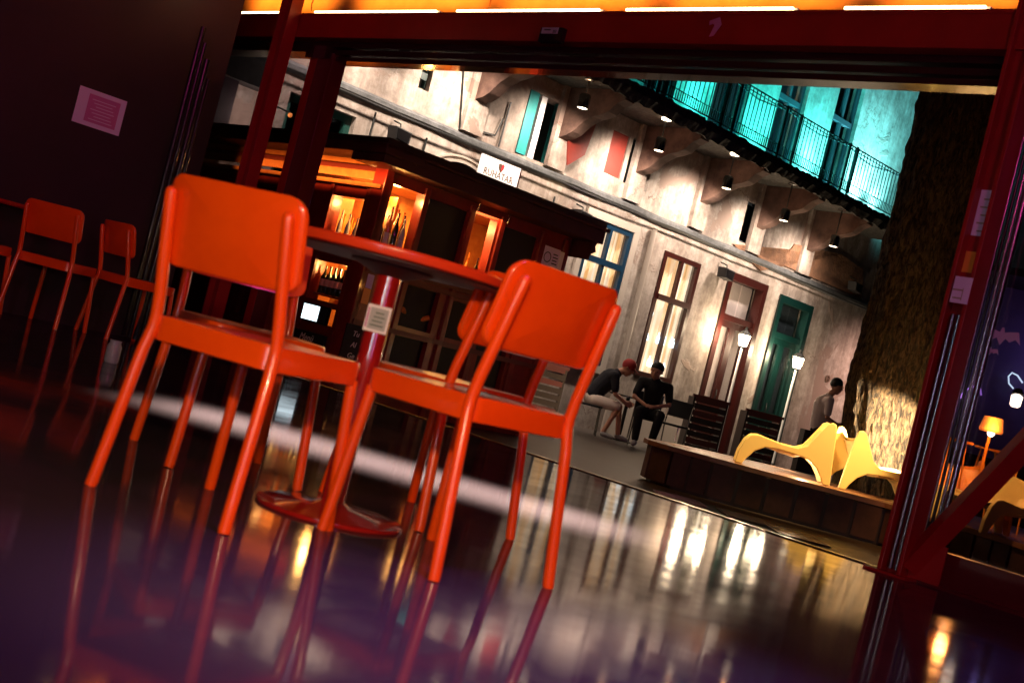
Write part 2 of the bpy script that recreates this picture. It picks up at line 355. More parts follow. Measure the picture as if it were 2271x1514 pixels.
# warm tubes sitting behind the beam's top edge
gaps = [(.1, .95), (1.25, 2.55), (2.75, 4.2), (4.4, 6.0), (6.45, 7.7)]
for i, (a, c) in enumerate(gaps):
    t = thing('tube_lamp', 'warm fluorescent tube on top of the red beam, %s' % ['nearest the right column', 'second from the right column', 'in the middle of the row', 'just right of the left column', 'left of the left column'][i], 'lamp', FB((a+c)/2, -.1, 2.955), 'warm tubes along the top of the beam')
    obj('batten', bx(FB, a, c, .03, .07, 2.926, 2.95), M['white'], t)
    obj('tube', tube(B(), [FB(a+.02, .088, 2.938), FB(c-.02, .088, 2.938)], .011, 10), M['tubeglow'], t)
    light('tube_light', 'AREA', FB((a+c)/2, .0, 2.97), 15*(c-a), (1, .38, .06), FB((a+c)/2, -.36, 3.42), size=c-a, sizey=.04, spread=75)
# loose cables over the beam
for k, (s_, dz) in enumerate(((6.0, .16), (6.25, .1), (1.75, .14), (2.0, .1), (4.0, .05))):
    pts = [FB(s_+.02*math.sin(j*1.3+k), .115 if k < 2 else -.03, 2.90-(.12 if k < 2 else -.07)+j*.05+dz) for j in range(6)]
    tag(obj('cable', tube(B(), pts, .005, 6), M['lampglow'] if False else M['brass']), ['thin cable hanging over the beam beside the left column', 'second cable looping from beam top near left column', 'thin cable above the arrow sticker', 'loose cable left of the arrow sticker', 'short cable end above the middle of the beam'][k], 'cable')
t = thing('door_track', 'glossy black sliding door track below the red beam', 'door track', FC(3, 0, 2.5))
for q0, q1, z0, z1 in ((-.20, .0, 2.675, 2.719), (-.19, -.03, 2.622, 2.665), (-.185, -.045, 2.575, 2.612)):
    obj('rail', bx(FB, .0, 5.75, q0, q1, z0, z1), M['track'], t, bevel=.004)
obj('rail', bx(FB, 5.751, 6.099, -.2, .0, 2.58, 2.719), M['track'], t)
obj('rail', bx(FB, 6.1, 8.2, -.2, .0, 2.63, 2.719), M['track'], t, bevel=.004)
obj('rail', bx(FB, -1.2, -.13, -.2, .0, 2.55, 2.719), M['track'], t, bevel=.004)
def column(s0, s1, q0, q1, label, ztop=3.6):
    t = thing('steel_column', label, 'column', FC((s0+s1)/2, (q0+q1)/2, 0))
    obj('flange', bx(FC, s0, s0+.022, q0, q1, .012, ztop), M['frame'], t, bevel=.003)
    obj('flange', bx(FC, s1-.022, s1, q0, q1, .012, ztop), M['frame'], t, bevel=.003)
    obj('web', bx(FC, s0+.022, s1-.022, (q0+q1)/2-.008, (q0+q1)/2+.008, .012, ztop), M['frame'], t)
    obj('foot_plate', bx(FC, s0-.05, s1+.05, q0-.02, q1+.04, .0, .012), M['frame'], t)
    return t
column(-.197, -.072, .0, .14, 'red steel column on the right with paper labels in its groove')
column(6.15, 6.31, .106, .22, 'red steel column standing in front of the beam on the left')
t = thing('steel_brace', 'red diagonal steel brace from the right column foot', 'brace', FC(-.15, .03, .05))
bm = B(); tube(bm, [FC(-.19, .06, .06), FC(-.85, .06, 1.20)], .062, 4); obj('strut', bm, M['frame'], t)
obj('gusset', bx(FC, -.36, -.197, .055, .065, .012, .2), M['frame'], t)
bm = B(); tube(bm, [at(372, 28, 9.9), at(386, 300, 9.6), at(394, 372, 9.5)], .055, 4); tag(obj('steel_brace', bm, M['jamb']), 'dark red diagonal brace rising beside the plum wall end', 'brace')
# left jamb + far frame and glass
t = thing('door_jamb', 'dark red jamb at the left end of the open doorway', 'door frame', FC(5.9, -.1, 0))
obj('post', bx(FC, 5.72, 5.94, -.16, -.02, .0, 2.62), M['jamb'], t, bevel=.006)
obj('post', bx(FC, 5.96, 6.06, -.13, -.03, .0, 2.62), M['frame'], t, bevel=.004)
t = thing('fixed_window', 'tall fixed glass pane left of the open doorway', 'window', FC(6.9, -.1, 0))
obj('pane', bx(FC, 6.07, 7.70, -.085, -.079, .08, 2.6), M['facglass'], t)
obj('bottom_rail', bx(FC, 6.07, 8.1, -.12, -.04, .0, .08), M['track'], t)
obj('stile', bx(FC, 7.70, 7.76, -.11, -.05, .08, 2.6), M['alu'], t, bevel=.01)
obj('stile', bx(FC, 7.86, 7.90, -.11, -.05, .08, 2.6), M['blackgloss'], t, bevel=.01)
tag(obj('end_wall', bx(FC, 8.16, 9.4, -.2, .3, 0, 3.6), M['partition']), 'dark wall closing the front beyond the far glass pane', 'wall')
# folded sliding door leaves stacked at the right column
t = thing('folded_door', 'stack of folded glass door leaves with metal edges at the right column', 'door', FC(-.2, -.1, 0))
for k, s_ in enumerate((-.118, -.150)):
    obj('edge_profile', tube(B(), [FC(s_, .10, .03), FC(s_, .10, 1.30)], .012, 12), M['alu'], t, smooth=True)
for k, s_ in enumerate((-.175, -.20, -.225, -.255)):
    obj('edge_profile', tube(B(), [FC(s_, -.05, .03), FC(s_, -.05, 2.5)], [.009, .009] if k < 3 else [.016, .016], 12), M['alu'] if k != 1 else M['blackgloss'], t, smooth=True)
obj('pane', bx(FC, -1.2, -.25, -.085, -.079, .17, 2.5), M['facglass'], t)
obj('bottom_rail', bx(FC, -1.25, -.13, -.12, -.02, .0, .17), M['jamb'], t)
t = thing('folded_door', 'stack of folded glass door leaves at the end of the plum wall', 'door', (-2.55, 9.45, 0))
for k, (px, y) in enumerate(((270, 9.3), (283, 9.25), (297, 9.2), (310, 9.3))):
    p = at(px, 760, y); obj('edge_profile', tube(B(), [(p.x, p.y, .02), (p.x, p.y, 2.35-.12*k)], .014 if k % 2 else .02, 10), M['blackgloss'], t, smooth=True)
# threshold strip
tag(obj('threshold_strip', bx(FC, .0, 8.1, -.03, .012, .0, .006), M['brass']), 'thin brass strip along the edge of the polished floor', 'threshold')
tag(obj('threshold_strip', bx(FC, -6, -.13, -.02, .06, .0, .014), M['jamb']), 'dark red base rail right of the column', 'threshold')
# plum partition
P0 = Vector((-2.62, 9.68, 0)); PF = fr((P0.x, P0.y), (-R2, -R2), (R2, -R2))
tag(obj('partition_wall', bx(PF, 0, 6.5, -.16, 0, 0, 3.6), M['partition']), 'dark plum partition wall behind the left row of chairs', 'wall')
def hitP(px, py):
    r_ = ray(px, py); n_ = Vector((R2, -R2, 0)); t_ = (P0.dot(n_))/r_.dot(n_); p = r_*t_+Vector((0, 0, EYE)); return ((p-P0).dot(Vector((-R2, -R2, 0))), p.z)
a_, b_ = hitP(158, 268), hitP(282, 226); s1_, s0_ = a_[0], b_[0]; z0_, z1_ = a_[1], b_[1]
t = thing('notice', 'lilac paper notice with a pink print on the plum wall', 'notice', PF((s0_+s1_)/2, .002, z0_))
obj('sheet', bx(PF, s0_, s1_, .001, .004, z0_, z1_), M['paper'], t)
ds = s1_-s0_; dz = z1_-z0_
obj('print', bx(PF, s0_+.12*ds, s1_-.22*ds, .004, .0055, z0_+.12*dz, z1_-.12*dz), M['pinkprint'], t)
bm = B()
for k in range(7):
    zz = z0_+dz*(.2+.09*k); fbox(bm, PF, s0_+(.2+.03*(k % 3))*ds, s1_-(.3+.05*((k*2) % 3))*ds, .0055, .0062, zz, zz+.02*dz)
obj('text_lines', bm, M['paper'], t)
# things on the beam and column
t = thing('sensor_box', 'small black sensor box with a lilac label under the beam', 'sensor', FC(3.1, .10, 2.7))
obj('housing', bx(FB, 2.99, 3.20, .105, .15, 2.70, 2.80), M['blackgloss'], t, bevel=.004)
obj('label_plate', bx(FB, 3.03, 3.185, .15, .152, 2.755, 2.797), M['bat'], t)
bm = B()
for k in range(3): fbox(bm, FB, 3.045+k*.012, 3.051+k*.012, .152, .153, 2.76, 2.78)
fbox(bm, FB, 3.10, 3.16, .152, .153, 2.777, 2.785); obj('marks', bm, M['signblack'], t)
o = prism(B(), FB, [(1.83, 2.862), (1.76, 2.885), (1.735, 2.84), (1.775, 2.77), (1.805, 2.765), (1.785, 2.835), (1.80, 2.845), (1.825, 2.835)], .101, .103)
tag(obj('arrow_sticker', o, M['pinkprint']), 'small pink torn arrow sticker on the red beam', 'sticker')
for k, (z0, z1, mm, lb, q_) in enumerate(((1.70, 1.93, 'paper', 'tall white printed label high in the right column groove', .078), (1.515, 1.62, 'orangeplastic', 'orange label in the right column groove', .079), (1.35, 1.48, 'paper', 'square lilac label lowest in the right column groove', .12))):
    t = thing('label', lb, 'sticker', FC(-.06, q_, z0))
    obj('card', bx(FC, -.173 if k != 2 else -.20, -.096 if k != 2 else -.11, q_+(.03 if k == 2 else 0), q_+.004+(.03 if k == 2 else 0), z0, z1), M[mm], t)
    if k != 1:
        bm = B()
        fbox(bm, FC, -.166, -.162, q_+.004+(.03 if k == 2 else 0), q_+.005+(.03 if k == 2 else 0), z0+.015, z0+(.20 if k == 0 else .075))
        for j in range(5 if k == 0 else 2): fbox(bm, FC, -.1621, -.12+.01*(j % 2), q_+.004+(.03 if k == 2 else 0), q_+.005+(.03 if k == 2 else 0), z0+.02+j*.04, z0+.028+j*.04)
        bmesh.ops.remove_doubles(bm, verts=bm.verts, dist=1e-3); obj('lettering', bm, M['pipe'], t)
# paper cut-out bats on the glass to the right
def bat(s_, z_, k, label):
    pts = [(-1, .1), (-.75, .55), (-.35, .45), (-.12, .38), (-.05, .62), (.05, .62), (.12, .38), (.35, .45), (.8, .5), (1, -.1), (.72, .12), (.45, -.05), (.22, .1), (0, -.25), (-.22, .1), (-.45, -.05), (-.72, .12)]
    bm = prism(B(), FC, [(s_-x*k, z_+y*k) for x, y in pts], -.076, -.074); tag(obj('paper_bat', bm, M['bat']), label, 'decoration')
bat(-.30, 1.235, .10, 'large lilac paper bat stuck on the right glass'); bat(-.262, 1.165, .045, 'small lilac paper bat stuck below the large one')
bat(-.40, 1.63, .07, 'lilac paper bat high on the right glass at the frame edge')
t = thing('bulb', 'added warm bulb high in the corner above the plum wall', 'lamp', PF(.35, .4, 2.72)); obj('glass', ball(B(), PF(.35, .4, 2.72), .04, 2), M['lampglow'], t); obj('cord', tube(B(), [PF(.35, .4, 2.75), PF(.35, .4, 3.62)], .006, 6), M['iron'], t)
light('added_bulb_light', 'POINT', PF(.35, .4, 2.68), 1.2, (1, .36, .06), size=.05)  # bulb and light added to warm the dark corner
# ================================================================ COURTYARD BUILDING
H = {'teal': (-.95, .12, 3.62, 4.6), 'shut': (1.08, 1.50, 3.88, 4.60), 'win2': (1.60, 2.24, 3.86, 4.62), 'win3': (5.12, 6.02, 3.72, 4.5), 'win4': (7.25, 7.8, 3.5, 4.35),
     'small': (-3.06, -2.86, 3.92, 4.32), 'left': (-5.05, -3.95, 1.2, 3.2), 'blue': (1.04, 2.16, .80, 3.13), 'redwin': (3.10, 4.18, .82, 3.05),
     'reddoor': (5.08, 6.38, GZ, 3.14), 'green': (6.86, 8.1, GZ, 3.08),
     'f1': (-1.2, -.1, 5.0, 7.6), 'f2': (1.5, 2.3, 5.0, 7.6), 'f3': (3.35, 4.35, 5.0, 7.6), 'f4': (5.25, 6.15, 5.0, 7.6), 'f5': (7.15, 8.05, 5.35, 7.7)}
bt = thing('courtyard_building', 'old beige plaster building across the courtyard with balcony and cyan lit upper storey', 'building', W(3, 0, GZ))
obj('wall', wall_holes(W, -14, 15, GZ, 9.5, list(H.values()), 0, .28), M['plaster'], bt)
obj('back_wall', bx(W, -14, 15, -1.6, -1.5, GZ, 9.5), M['darkroom'], bt)
obj('side_wall', bx(W, 14.9, 15, -3, -.001, GZ, 9.5), M['plaster'], bt)
# ledge
bm = B(); n_ = 60
prof = [(.0, 3.43), (.03, 3.435), (.06, 3.46), (.075, 3.475), (.075, 3.53), (.05, 3.56), (.0, 3.58)]
rows = []
for i in range(n_+1):
    s_ = -14+29*i/n_; dz = .008*math.sin(s_*1.3)+.006*math.sin(s_*4.1)
    rows.append([bm.verts.new(W(s_, q_*(1+.15*math.sin(s_*2.7)), z_+dz)) for q_, z_ in prof])
for a, c in zip(rows, rows[1:]):
    for k in range(len(prof)-1): bm.faces.new((a[k], a[k+1], c[k+1], c[k]))
obj('ledge', bm, M['gutter'], bt)
obj('cable_run', tube(B(), [W(-14+29*i/50, .13, 3.44+.01*math.sin(i*.9)) for i in range(51)], .014, 6), M['iron'], bt)
obj('base_course', bx(W, 2.6, 5.0, .002, .04, GZ, .25), M['stone'], bt)
# shallow pilasters
for s_ in (-1.95, -.1, 1.86, 3.72, 5.55, 7.35): obj('pilaster', bx(W, s_-.20, s_+.20, .003, .09, 3.6, 4.88), M['plaster'], bt)
# windows
def window(key, m_frame, name='window', mull=(), trans=(), fw=.07, curtain=False, dark=True, q=-.12, label=None, stone=False, lit=None):
    a, c, z0, z1 = H[key]; f = B()
    fbox(f, W, a, a+fw, q-.05, q+.03, z0, z1); fbox(f, W, c-fw, c, q-.05, q+.03, z0, z1)
    fbox(f, W, a+fw, c-fw, q-.05, q+.03, z1-fw, z1); fbox(f, W, a+fw, c-fw, q-.05, q+.03, z0, z0+fw)
    o = obj(name, f, m_frame, bt)
    if label: o['label'] = label
    bars = B()
    for x in mull: fbox(bars, W, a+(c-a)*x-.03, a+(c-a)*x+.03, q-.04, q+.036, z0+fw, z1-fw)
    for x in trans: fbox(bars, W, a+fw, c-fw, q-.045, q+.05, z0+(z1-z0)*x-.05, z0+(z1-z0)*x+.05)
    if mull or trans: obj('glazing_bars', bars, m_frame, o)
    obj('pane', bx(W, a+fw, c-fw, q-.012, q-.006, z0+fw, z1-fw), M['glass'], o)
    if curtain:
        bm = B(); N = 44; pr = None
        for i in range(N+1):
            s_ = a+(c-a)*i/N; qq = q-.16+.03*math.sin(i*1.55)+.012*math.sin(i*.63)
            cur = (bm.verts.new(W(s_, qq, z0)), bm.verts.new(W(s_, qq, z1)))
            if pr: bm.faces.new((pr[0], cur[0], cur[1], pr[1]))
            pr = cur
        obj('curtain', bm, M['curtain'], o)
    if stone:
        bm = B(); fbox(bm, W, a-.13, a, .002, .05, z0-.13, z1+.13); fbox(bm, W, c, c+.13, .002, .05, z0-.13, z1+.13)
        fbox(bm, W, a, c, .002, .05, z1, z1+.13); fbox(bm, W, a, c, .002, .07, z0-.13, z0); obj('surround', bm, M['stone'], o)
    return o
window('blue', M['blue'], mull=(.5,), trans=(.30, .72), curtain=True, fw=.09, label='petrol blue window with cream curtains', stone=True, q=.0)
window('redwin', M['maroon'], mull=(.5,), trans=(.64,), curtain=True, fw=.085, label='tall maroon window with backlit curtains', q=.0)
window('win2', M['darkroom'], mull=(.5,), fw=.04); window('win3', M['darkroom'], mull=(.5,), fw=.05); window('win4', M['darkroom'], fw=.05)
window('small', M['green'], trans=(.5,), fw=.03); window('left', M['greenlight'], mull=(.6,), fw=.10, label='dark green framed window partly hidden by the kiosk roof')
for k in ('f1', 'f2', 'f3', 'f4', 'f5'): window(k, M['darkroom'], mull=(.5,), trans=(.62,), fw=.07)
# something lit inside first floor window f3/f4
for s_, z_ in ((4.95+.55, 6.75), (4.95+.35, 6.62)): obj('inside_lamp', ball(B(), W(s_, -.5, z_), .07, 2), M['lampglow'], bt)
# glassware inside the tall maroon window, made to glow for bright lamp reflections
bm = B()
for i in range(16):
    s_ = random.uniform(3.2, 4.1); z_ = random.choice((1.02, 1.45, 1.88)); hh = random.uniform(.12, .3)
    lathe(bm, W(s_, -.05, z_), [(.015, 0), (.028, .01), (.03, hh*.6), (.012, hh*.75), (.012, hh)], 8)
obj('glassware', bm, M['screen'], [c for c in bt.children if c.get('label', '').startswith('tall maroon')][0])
# teal door up on the mezzanine, red panels
a, c, z0, z1 = H['teal']
o = obj('mezzanine_door', bx(W, a, a+.2, -.1, .02, z0, z1), M['teal'], bt); obj('leaf', bx(W, a+.30, a+.42, -.3, -.02, z0, z1), M['white'], o)
obj('leaf', bx(W, a+.72, c, -.14, -.04, z0, z1), M['teal'], o)
obj('red_panel', prism(B(), W, [(-.18, 4.62), (.52, 4.62), (.42, 3.98), (.10, 3.72)], .10, .13), M['redshut'], bt)
a, c, z0, z1 = H['shut']; obj('shutter', bx(W, a, c, -.12, -.03, z0, z1), M['redshut'], bt)
# doors
for key, m1, m2, lb in (('reddoor', M['maroon'], M['redshut'], 'tall maroon double door with glass lights'), ('green', M['green'], M['greenlight'], 'tall dark green double door with glass lights')):
    a, c, z0, z1 = H[key]; f = B()
    fbox(f, W, a, a+.13, -.16, .04, z0, z1); fbox(f, W, c-.13, c, -.16, .04, z0, z1); fbox(f, W, a+.13, c-.13, -.16, .04, z1-.14, z1); fbox(f, W, a+.13, c-.13, -.15, .0, 2.25, 2.36)
    o = obj('door', f, m1, bt); o['label'] = lb; mid = (a+c)/2
    for s0, s1 in ((a+.13, mid-.002), (mid+.002, c-.13)):
        L = B(); fbox(L, W, s0, s0+.09, -.14, -.07, z0, 2.25); fbox(L, W, s1-.09, s1, -.14, -.07, z0, 2.25); fbox(L, W, s0+.09, s1-.09, -.14, -.07, z0, .78); fbox(L, W, s0+.09, s1-.09, -.14, -.07, 2.13, 2.25)
        fbox(L, W, s0+.12, s1-.12, -.07, -.055, z0+.18, .62)
        obj('leaf', L, m1, o); obj('pane', bx(W, s0+.09, s1-.09, -.11, -.10, .78, 2.13), M['glass'], o)
        obj('pane', bx(W, s0+.02, s1-.02, -.11, -.10, 2.36, z1-.14), M['glass'], o)
    obj('curtain', bx(W, a+.13, c-.13, -.24, -.22, .6, z1-.14), M['greyshirt'] if key == 'reddoor' else M['darkroom'], o)
    obj('handle', tube(B(), [W(mid-.06, -.05, .78), W(mid-.06, -.03, .84), W(mid-.06, -.05, .95)], .012, 6), M['iron'], o)
# drain pipes and wall cables
obj('drain_pipe', tube(B(), [W(2.64, .07, GZ), W(2.62, .07, 3.3)], .05, 10), M['pipe'], bt, smooth=True)
for s_, z0, z1 in ((-1.33, 3.58, 4.28), (.08, 2.5, 3.2), (-2.72, 2.4, 3.3), (-3.7, 2.4, 3.36), (2.05, 3.6, 3.86)): obj('wall_cable', tube(B(), [W(s_, .03, z0), W(s_+.02, .03, z1)], .016, 6), M['iron'], bt)
obj('wall_cable', tube(B(), [W(-2.95, .03, 5.6), W(-2.4, .03, 4.6), W(-2.15, .03, 3.6)], .012, 6), M['iron'], bt)
obj('wall_cable', tube(B(), [W(-2.1, .03, 3.66), W(-1.45, .03, 3.72), W(-1.38, .03, 4.0)], .014, 6), M['iron'], bt)
obj('bare_stone', prism(B(), W, [(4.95, 3.62), (5.9, 3.60), (6.0, 3.35), (6.6, 3.64), (6.9, 4.1), (8.6, 4.3), (9.6, 4.2), (9.8, 3.62)][::1], .004, .03), M['brick'], bt)
# balcony
obj('balcony_slab', bx(W, -6.5, 9.6, .001, 1.3, 4.88, 5.0), M['slab'], bt)
bm = B(); rows = []
for i in range(161):
    s_ = -6.5+15.7*i/160
    rows.append([bm.verts.new(W(s_, 1.3+random.uniform(0, .03), 4.76+random.uniform(-.03, .02))), bm.verts.new(W(s_, 1.36+random.uniform(-.02, .03), 4.88)), bm.verts.new(W(s_, 1.32+random.uniform(-.02, .02), 5.03+random.uniform(-.02, .02))), bm.verts.new(W(s_, 1.2, 5.002)), bm.verts.new(W(s_, 1.2, 4.79))])
for a, c in zip(rows, rows[1:]):
    for k in range(4): bm.faces.new((a[k], a[k+1], c[k+1], c[k]))
    bm.faces.new((a[4], a[0], c[0], c[4]))
obj('slab_edge', bm, M['slab'], bt)
for s_ in (-3.8, -1.95, -.1, 1.86, 3.72, 5.55, 7.35):
    pts = [(0, 3.92), (.0, 4.875), (1.26, 4.875), (1.26, 4.70), (1.12, 4.62), (.98, 4.46), (.86, 4.40), (.70, 4.36), (.52, 4.24), (.36, 4.06), (.24, 3.98), (.14, 3.95)]
    bm = B(); aa = [bm.verts.new(W(s_-.11, max(q_, .092), z_)) for q_, z_ in [(a_, 4.875-(4.875-b_)*.84) for a_, b_ in pts]]; bb = [bm.verts.new(W(s_+.11, max(q_, .092), z_)) for q_, z_ in [(a_, 4.875-(4.875-b_)*.84) for a_, b_ in pts]]
    bm.faces.new(aa); bm.faces.new(bb[::-1])
    for k in range(len(pts)): bm.faces.new((aa[k], aa[(k+1) % len(pts)], bb[(k+1) % len(pts)], bb[k]))
    obj('bracket', bm, M['bracket'], bt)
# railing
rl = thing('balcony_railing', 'black iron balcony railing with close upright bars along the upper floor', 'railing', W(1.5, 1.25, 5.03))
bm = B()
for z_, th in ((5.10, .018), (5.26, .010), (5.86, .010), (5.92, .022)): fbox(bm, W, -6.4, 9.15, 1.24, 1.26, z_-th/2, z_+th/2)
obj('rails', bm, M['iron'], rl)
bm = B(); s_ = -6.4
while s_ < 9.15: fbox(bm, W, s_-.006, s_+.006, 1.243, 1.257, 5.105, 5.915); s_ += .115
obj('bars', bm, M['iron'], rl)
bm = B(); s_ = -6.34
while s_ < 9.1: fbox(bm, W, s_-.005, s_+.005, 1.244, 1.256, 5.106, 5.258); s_ += .115
obj('short_bars', bm, M['iron'], rl)
for s_ in (-5.4, -3.4, -1.5, .24, .47, 2.16, 2.48, 3.86, 4.34, 6.05, 6.31, 8.2): obj('post', bx(W, s_-.018, s_+.018, 1.232, 1.268, 5.0, 5.95), M['iron'], rl)
bm = tube(B(), [W(s_/2., 1.22-.03*math.sin(s_), 5.93-.14*abs(math.sin(s_*.8))) for s_ in range(4, 19)], .012, 6); tag(obj('cable', bm, M['iron']), 'black cable drooping along the top of the balcony railing', 'cable')
# can lights under balcony
for i, (s_, z_) in enumerate(((-.68, 4.57), (1.24, 4.49), (3.19, 4.41), (5.06, 4.33), (6.86, 4.29), (-2.6, 4.70), (-4.6, 4.72))):  # last two cans added to brighten the wall on the left
    t = thing('can_spotlight', 'metal can spotlight under the balcony, %s' % ['first from the left beside the red panel', 'second from the left', 'middle one of five', 'fourth from the left', 'fifth, nearest the tree', 'added above the cloakroom sign', 'added at the far left above the kiosk'][i], 'spotlight', W(s_, .9, z_-.15), 'can spotlights under the balcony')
    obj('can', lathe(B(), W(s_, .9, z_-.15), [(.085, .01), (.09, .0), (.09, .19), (.07, .22), (.065, .22), (.075, .02)], 20), M['shade'], t, smooth=True)
    obj('lamp_glass', lathe(B(), W(s_, .9, z_-.15), [(0, .0), (.07, .004), (.082, .02), (0, .03)], 16), M['bulbglow'], t)
    obj('stem', tube(B(), [W(s_, .9, z_+.10), W(s_, .9, 4.88)], .012, 8), M['iron'], t)
    obj('ceiling_rose', lathe(B(), W(s_, .9, 4.84), [(.05, 0), (.08, .01), (.08, .04)], 12), M['bulbglow'] if i in (1, 2) else M['shade'], t)  # two roses glow, painting the bright disc above their cans
    light('can_light', 'SPOT', W(s_, .9, z_-.17), [480, 540, 590, 430, 300, 620, 600][i], (1, .80, .64), W(s_+.10, .0, 3.45), size=.09, spot=132, blend=1)
    light('can_up', 'POINT', W(s_, .9, z_+.16), 1.5, (1, .45, .2), size=.04)
# standing lantern lamps near the wall
for i, (s_, z_, lb) in enumerate(((5.42, 1.98, 'lit lantern on a slim white post before the maroon door'), (7.36, 1.90, 'lit lantern on a slim white post before the green door'))):
    q_ = .45; c = W(s_, q_, z_)
    t = thing('lantern_post', lb, 'lamp post', W(s_, q_, GZ), 'lantern posts along the building')
    obj('post', tube(B(), [W(s_, q_, GZ+.05), W(s_, q_, z_-.17)], [.032, .022], 10), M['white'], t, smooth=True)
    obj('base', lathe(B(), W(s_, q_, GZ), [(.12, 0), (.12, .04), (.05, .08), (.035, .12)], 14), M['iron'], t)
    l_ = obj('lantern', lathe(B(), c, [(.05, -.17), (.07, -.155), (.03, -.15)], 6), M['iron'], t)
    obj('lamp_glass', lathe(B(), c, [(0, -.149), (.075, -.145), (.11, .06), (0, .065)], 6), M['lampglow'], l_)
    obj('cap', lathe(B(), c, [(.13, .066), (.12, .085), (.05, .15), (.02, .17), (.015, .21), (0, .23)], 6), M['iron'], l_)
    light('lantern_light', 'POINT', W(s_, q_+.17, z_-.02), 30, (1, .76, .50), size=.06)
    light('lantern_light', 'POINT', W(s_-.32, q_-.15, z_-.02), 85, (1, .76, .50), size=.08)
light('lantern_light', 'SPOT', W(10.6, 2.2, 2.6), 480, (1, .62, .50), W(10.3, 0, 1.4), size=.1, spot=95, blend=1)  # added spot without a lantern, brightening the wall by the tree
# cyan uplights on the balcony
for i, (s_, p) in enumerate(((.75, 80), (2.85, 340), (4.78, 520), (6.65, 1100), (8.55, 1500), (9.3, 700), (-1.7, 50))):
    t = thing('uplight', 'small cyan uplight on the balcony floor, %s' % ['second from the left end', 'third from the left end', 'between the middle windows', 'fifth from the left end', 'near the right end', 'at the right end', 'at the left end'][i], 'uplight', W(s_, .35, 5.0), 'cyan uplights on the balcony')
    obj('housing', lathe(B(), W(s_, .35, 5.0), [(.06, 0), (.07, .09), (.055, .09), (.05, .07)], 12), M['iron'], t)
    light('uplight_beam', 'SPOT', W(s_, .35, 5.12), p, (.03, .85, .80) if i < 3 or i == 6 else ((.08, .88, .90) if i == 3 else (.22, .92, 1)), W(s_+.03, .0, 6.7), size=.05, spot=80, blend=1)
for s_, p, c_ in ((3.4, 260, (.03, .85, .78)), (6.0, 420, (.06, .88, .85)), (8.4, 420, (.2, .92, 1))): light('uplight_wash', 'AREA', W(s_, 1.0, 5.08), p*.35, c_, W(s_, 0, 6.6), size=2.4, sizey=.1)
# speaker boxes, sign on the wall
for i, (s_, z_, lb) in enumerate(((-3.33, 3.15, 'black loudspeaker under the ledge above the kiosk roof'), (.63, 3.02, 'black loudspeaker under the ledge left of the blue window'), (4.72, 3.02, 'black loudspeaker under the ledge beside the maroon door'), (9.15, 3.75, 'black loudspeaker high on the bare stone near the tree'))):
    t = thing('loudspeaker', lb, 'loudspeaker', W(s_, .2, z_-.1), 'loudspeakers along the ledge')
    obj('cabinet', prism(B(), W, [(s_-.15, z_+.10), (s_+.15, z_+.08), (s_+.13, z_-.11), (s_-.12, z_-.08)], .10, .30), M['black'], t, bevel=.012)
    obj('grille', prism(B(), W, [(s_-.12, z_+.075), (s_+.12, z_+.06), (s_+.10, z_-.085), (s_-.10, z_-.06)], .30, .306), M['blackgloss'], t)
    obj('bracket', tube(B(), [W(s_, .02, z_+.2), W(s_, .18, z_+.16), W(s_, .2, z_+.09)], .012, 6), M['iron'], t)
t = thing('sign', 'white cloakroom sign reading RUHATÁR above the kiosk roof', 'sign', W(-1.26, .02, 2.95))
obj('board', bx(W, -1.68, -.84, .09, .11, 2.90, 3.385), M['signwhite'], t)
obj('edge', bx(W, -.84, -.815, .09, .114, 2.90, 3.385), M['maroon'], t)
textobj('RUHATÁR', W, -1.26, .111, 3.155, .105, M['signtext'], t, wmax=.62)
textobj('RUHATÁR', W, -1.24, .031, 3.00, .045, M['signtext'], t, wmax=.34) if False else None
em = obj('emblem', prism(B(), W, [(-1.30, 3.33), (-1.26, 3.35), (-1.24, 3.33), (-1.22, 3.35), (-1.18, 3.33), (-1.19, 3.27), (-1.24, 3.21), (-1.29, 3.27)], .111, .114), M['signtext'], t)
obj('emblem_half', prism(B(), W, [(-1.24, 3.325), (-1.22, 3.34), (-1.192, 3.325), (-1.20, 3.275), (-1.24, 3.228)], .114, .116), M['signred'], em)
# arch over the cloakroom hatch
bm = B(); cx, cz, r0 = -1.5, 2.35, .62
for r0, r1, q1 in ((.60, .64, .05), (.68, .71, .035)):
    for k in range(20):
        a0, a1 = math.pi*k/20, math.pi*(k+1)/20
        prism(bm, W, [(-1.9+1.25*r0*math.cos(a0), 2.55+r0*math.sin(a0)), (-1.9+1.25*r1*math.cos(a0), 2.55+r1*math.sin(a0)), (-1.9+1.25*r1*math.cos(a1), 2.55+r1*math.sin(a1)), (-1.9+1.25*r0*math.cos(a1), 2.55+r0*math.sin(a1))], .002, q1)
obj('arch', bm, M['stone'], bt)
obj('arch_opening', prism(B(), W, [(-1.9+1.22*.60*math.cos(math.pi*k/16), 2.55+.60*math.sin(math.pi*k/16)) for k in range(17)], .001, .012), M['black'], bt)
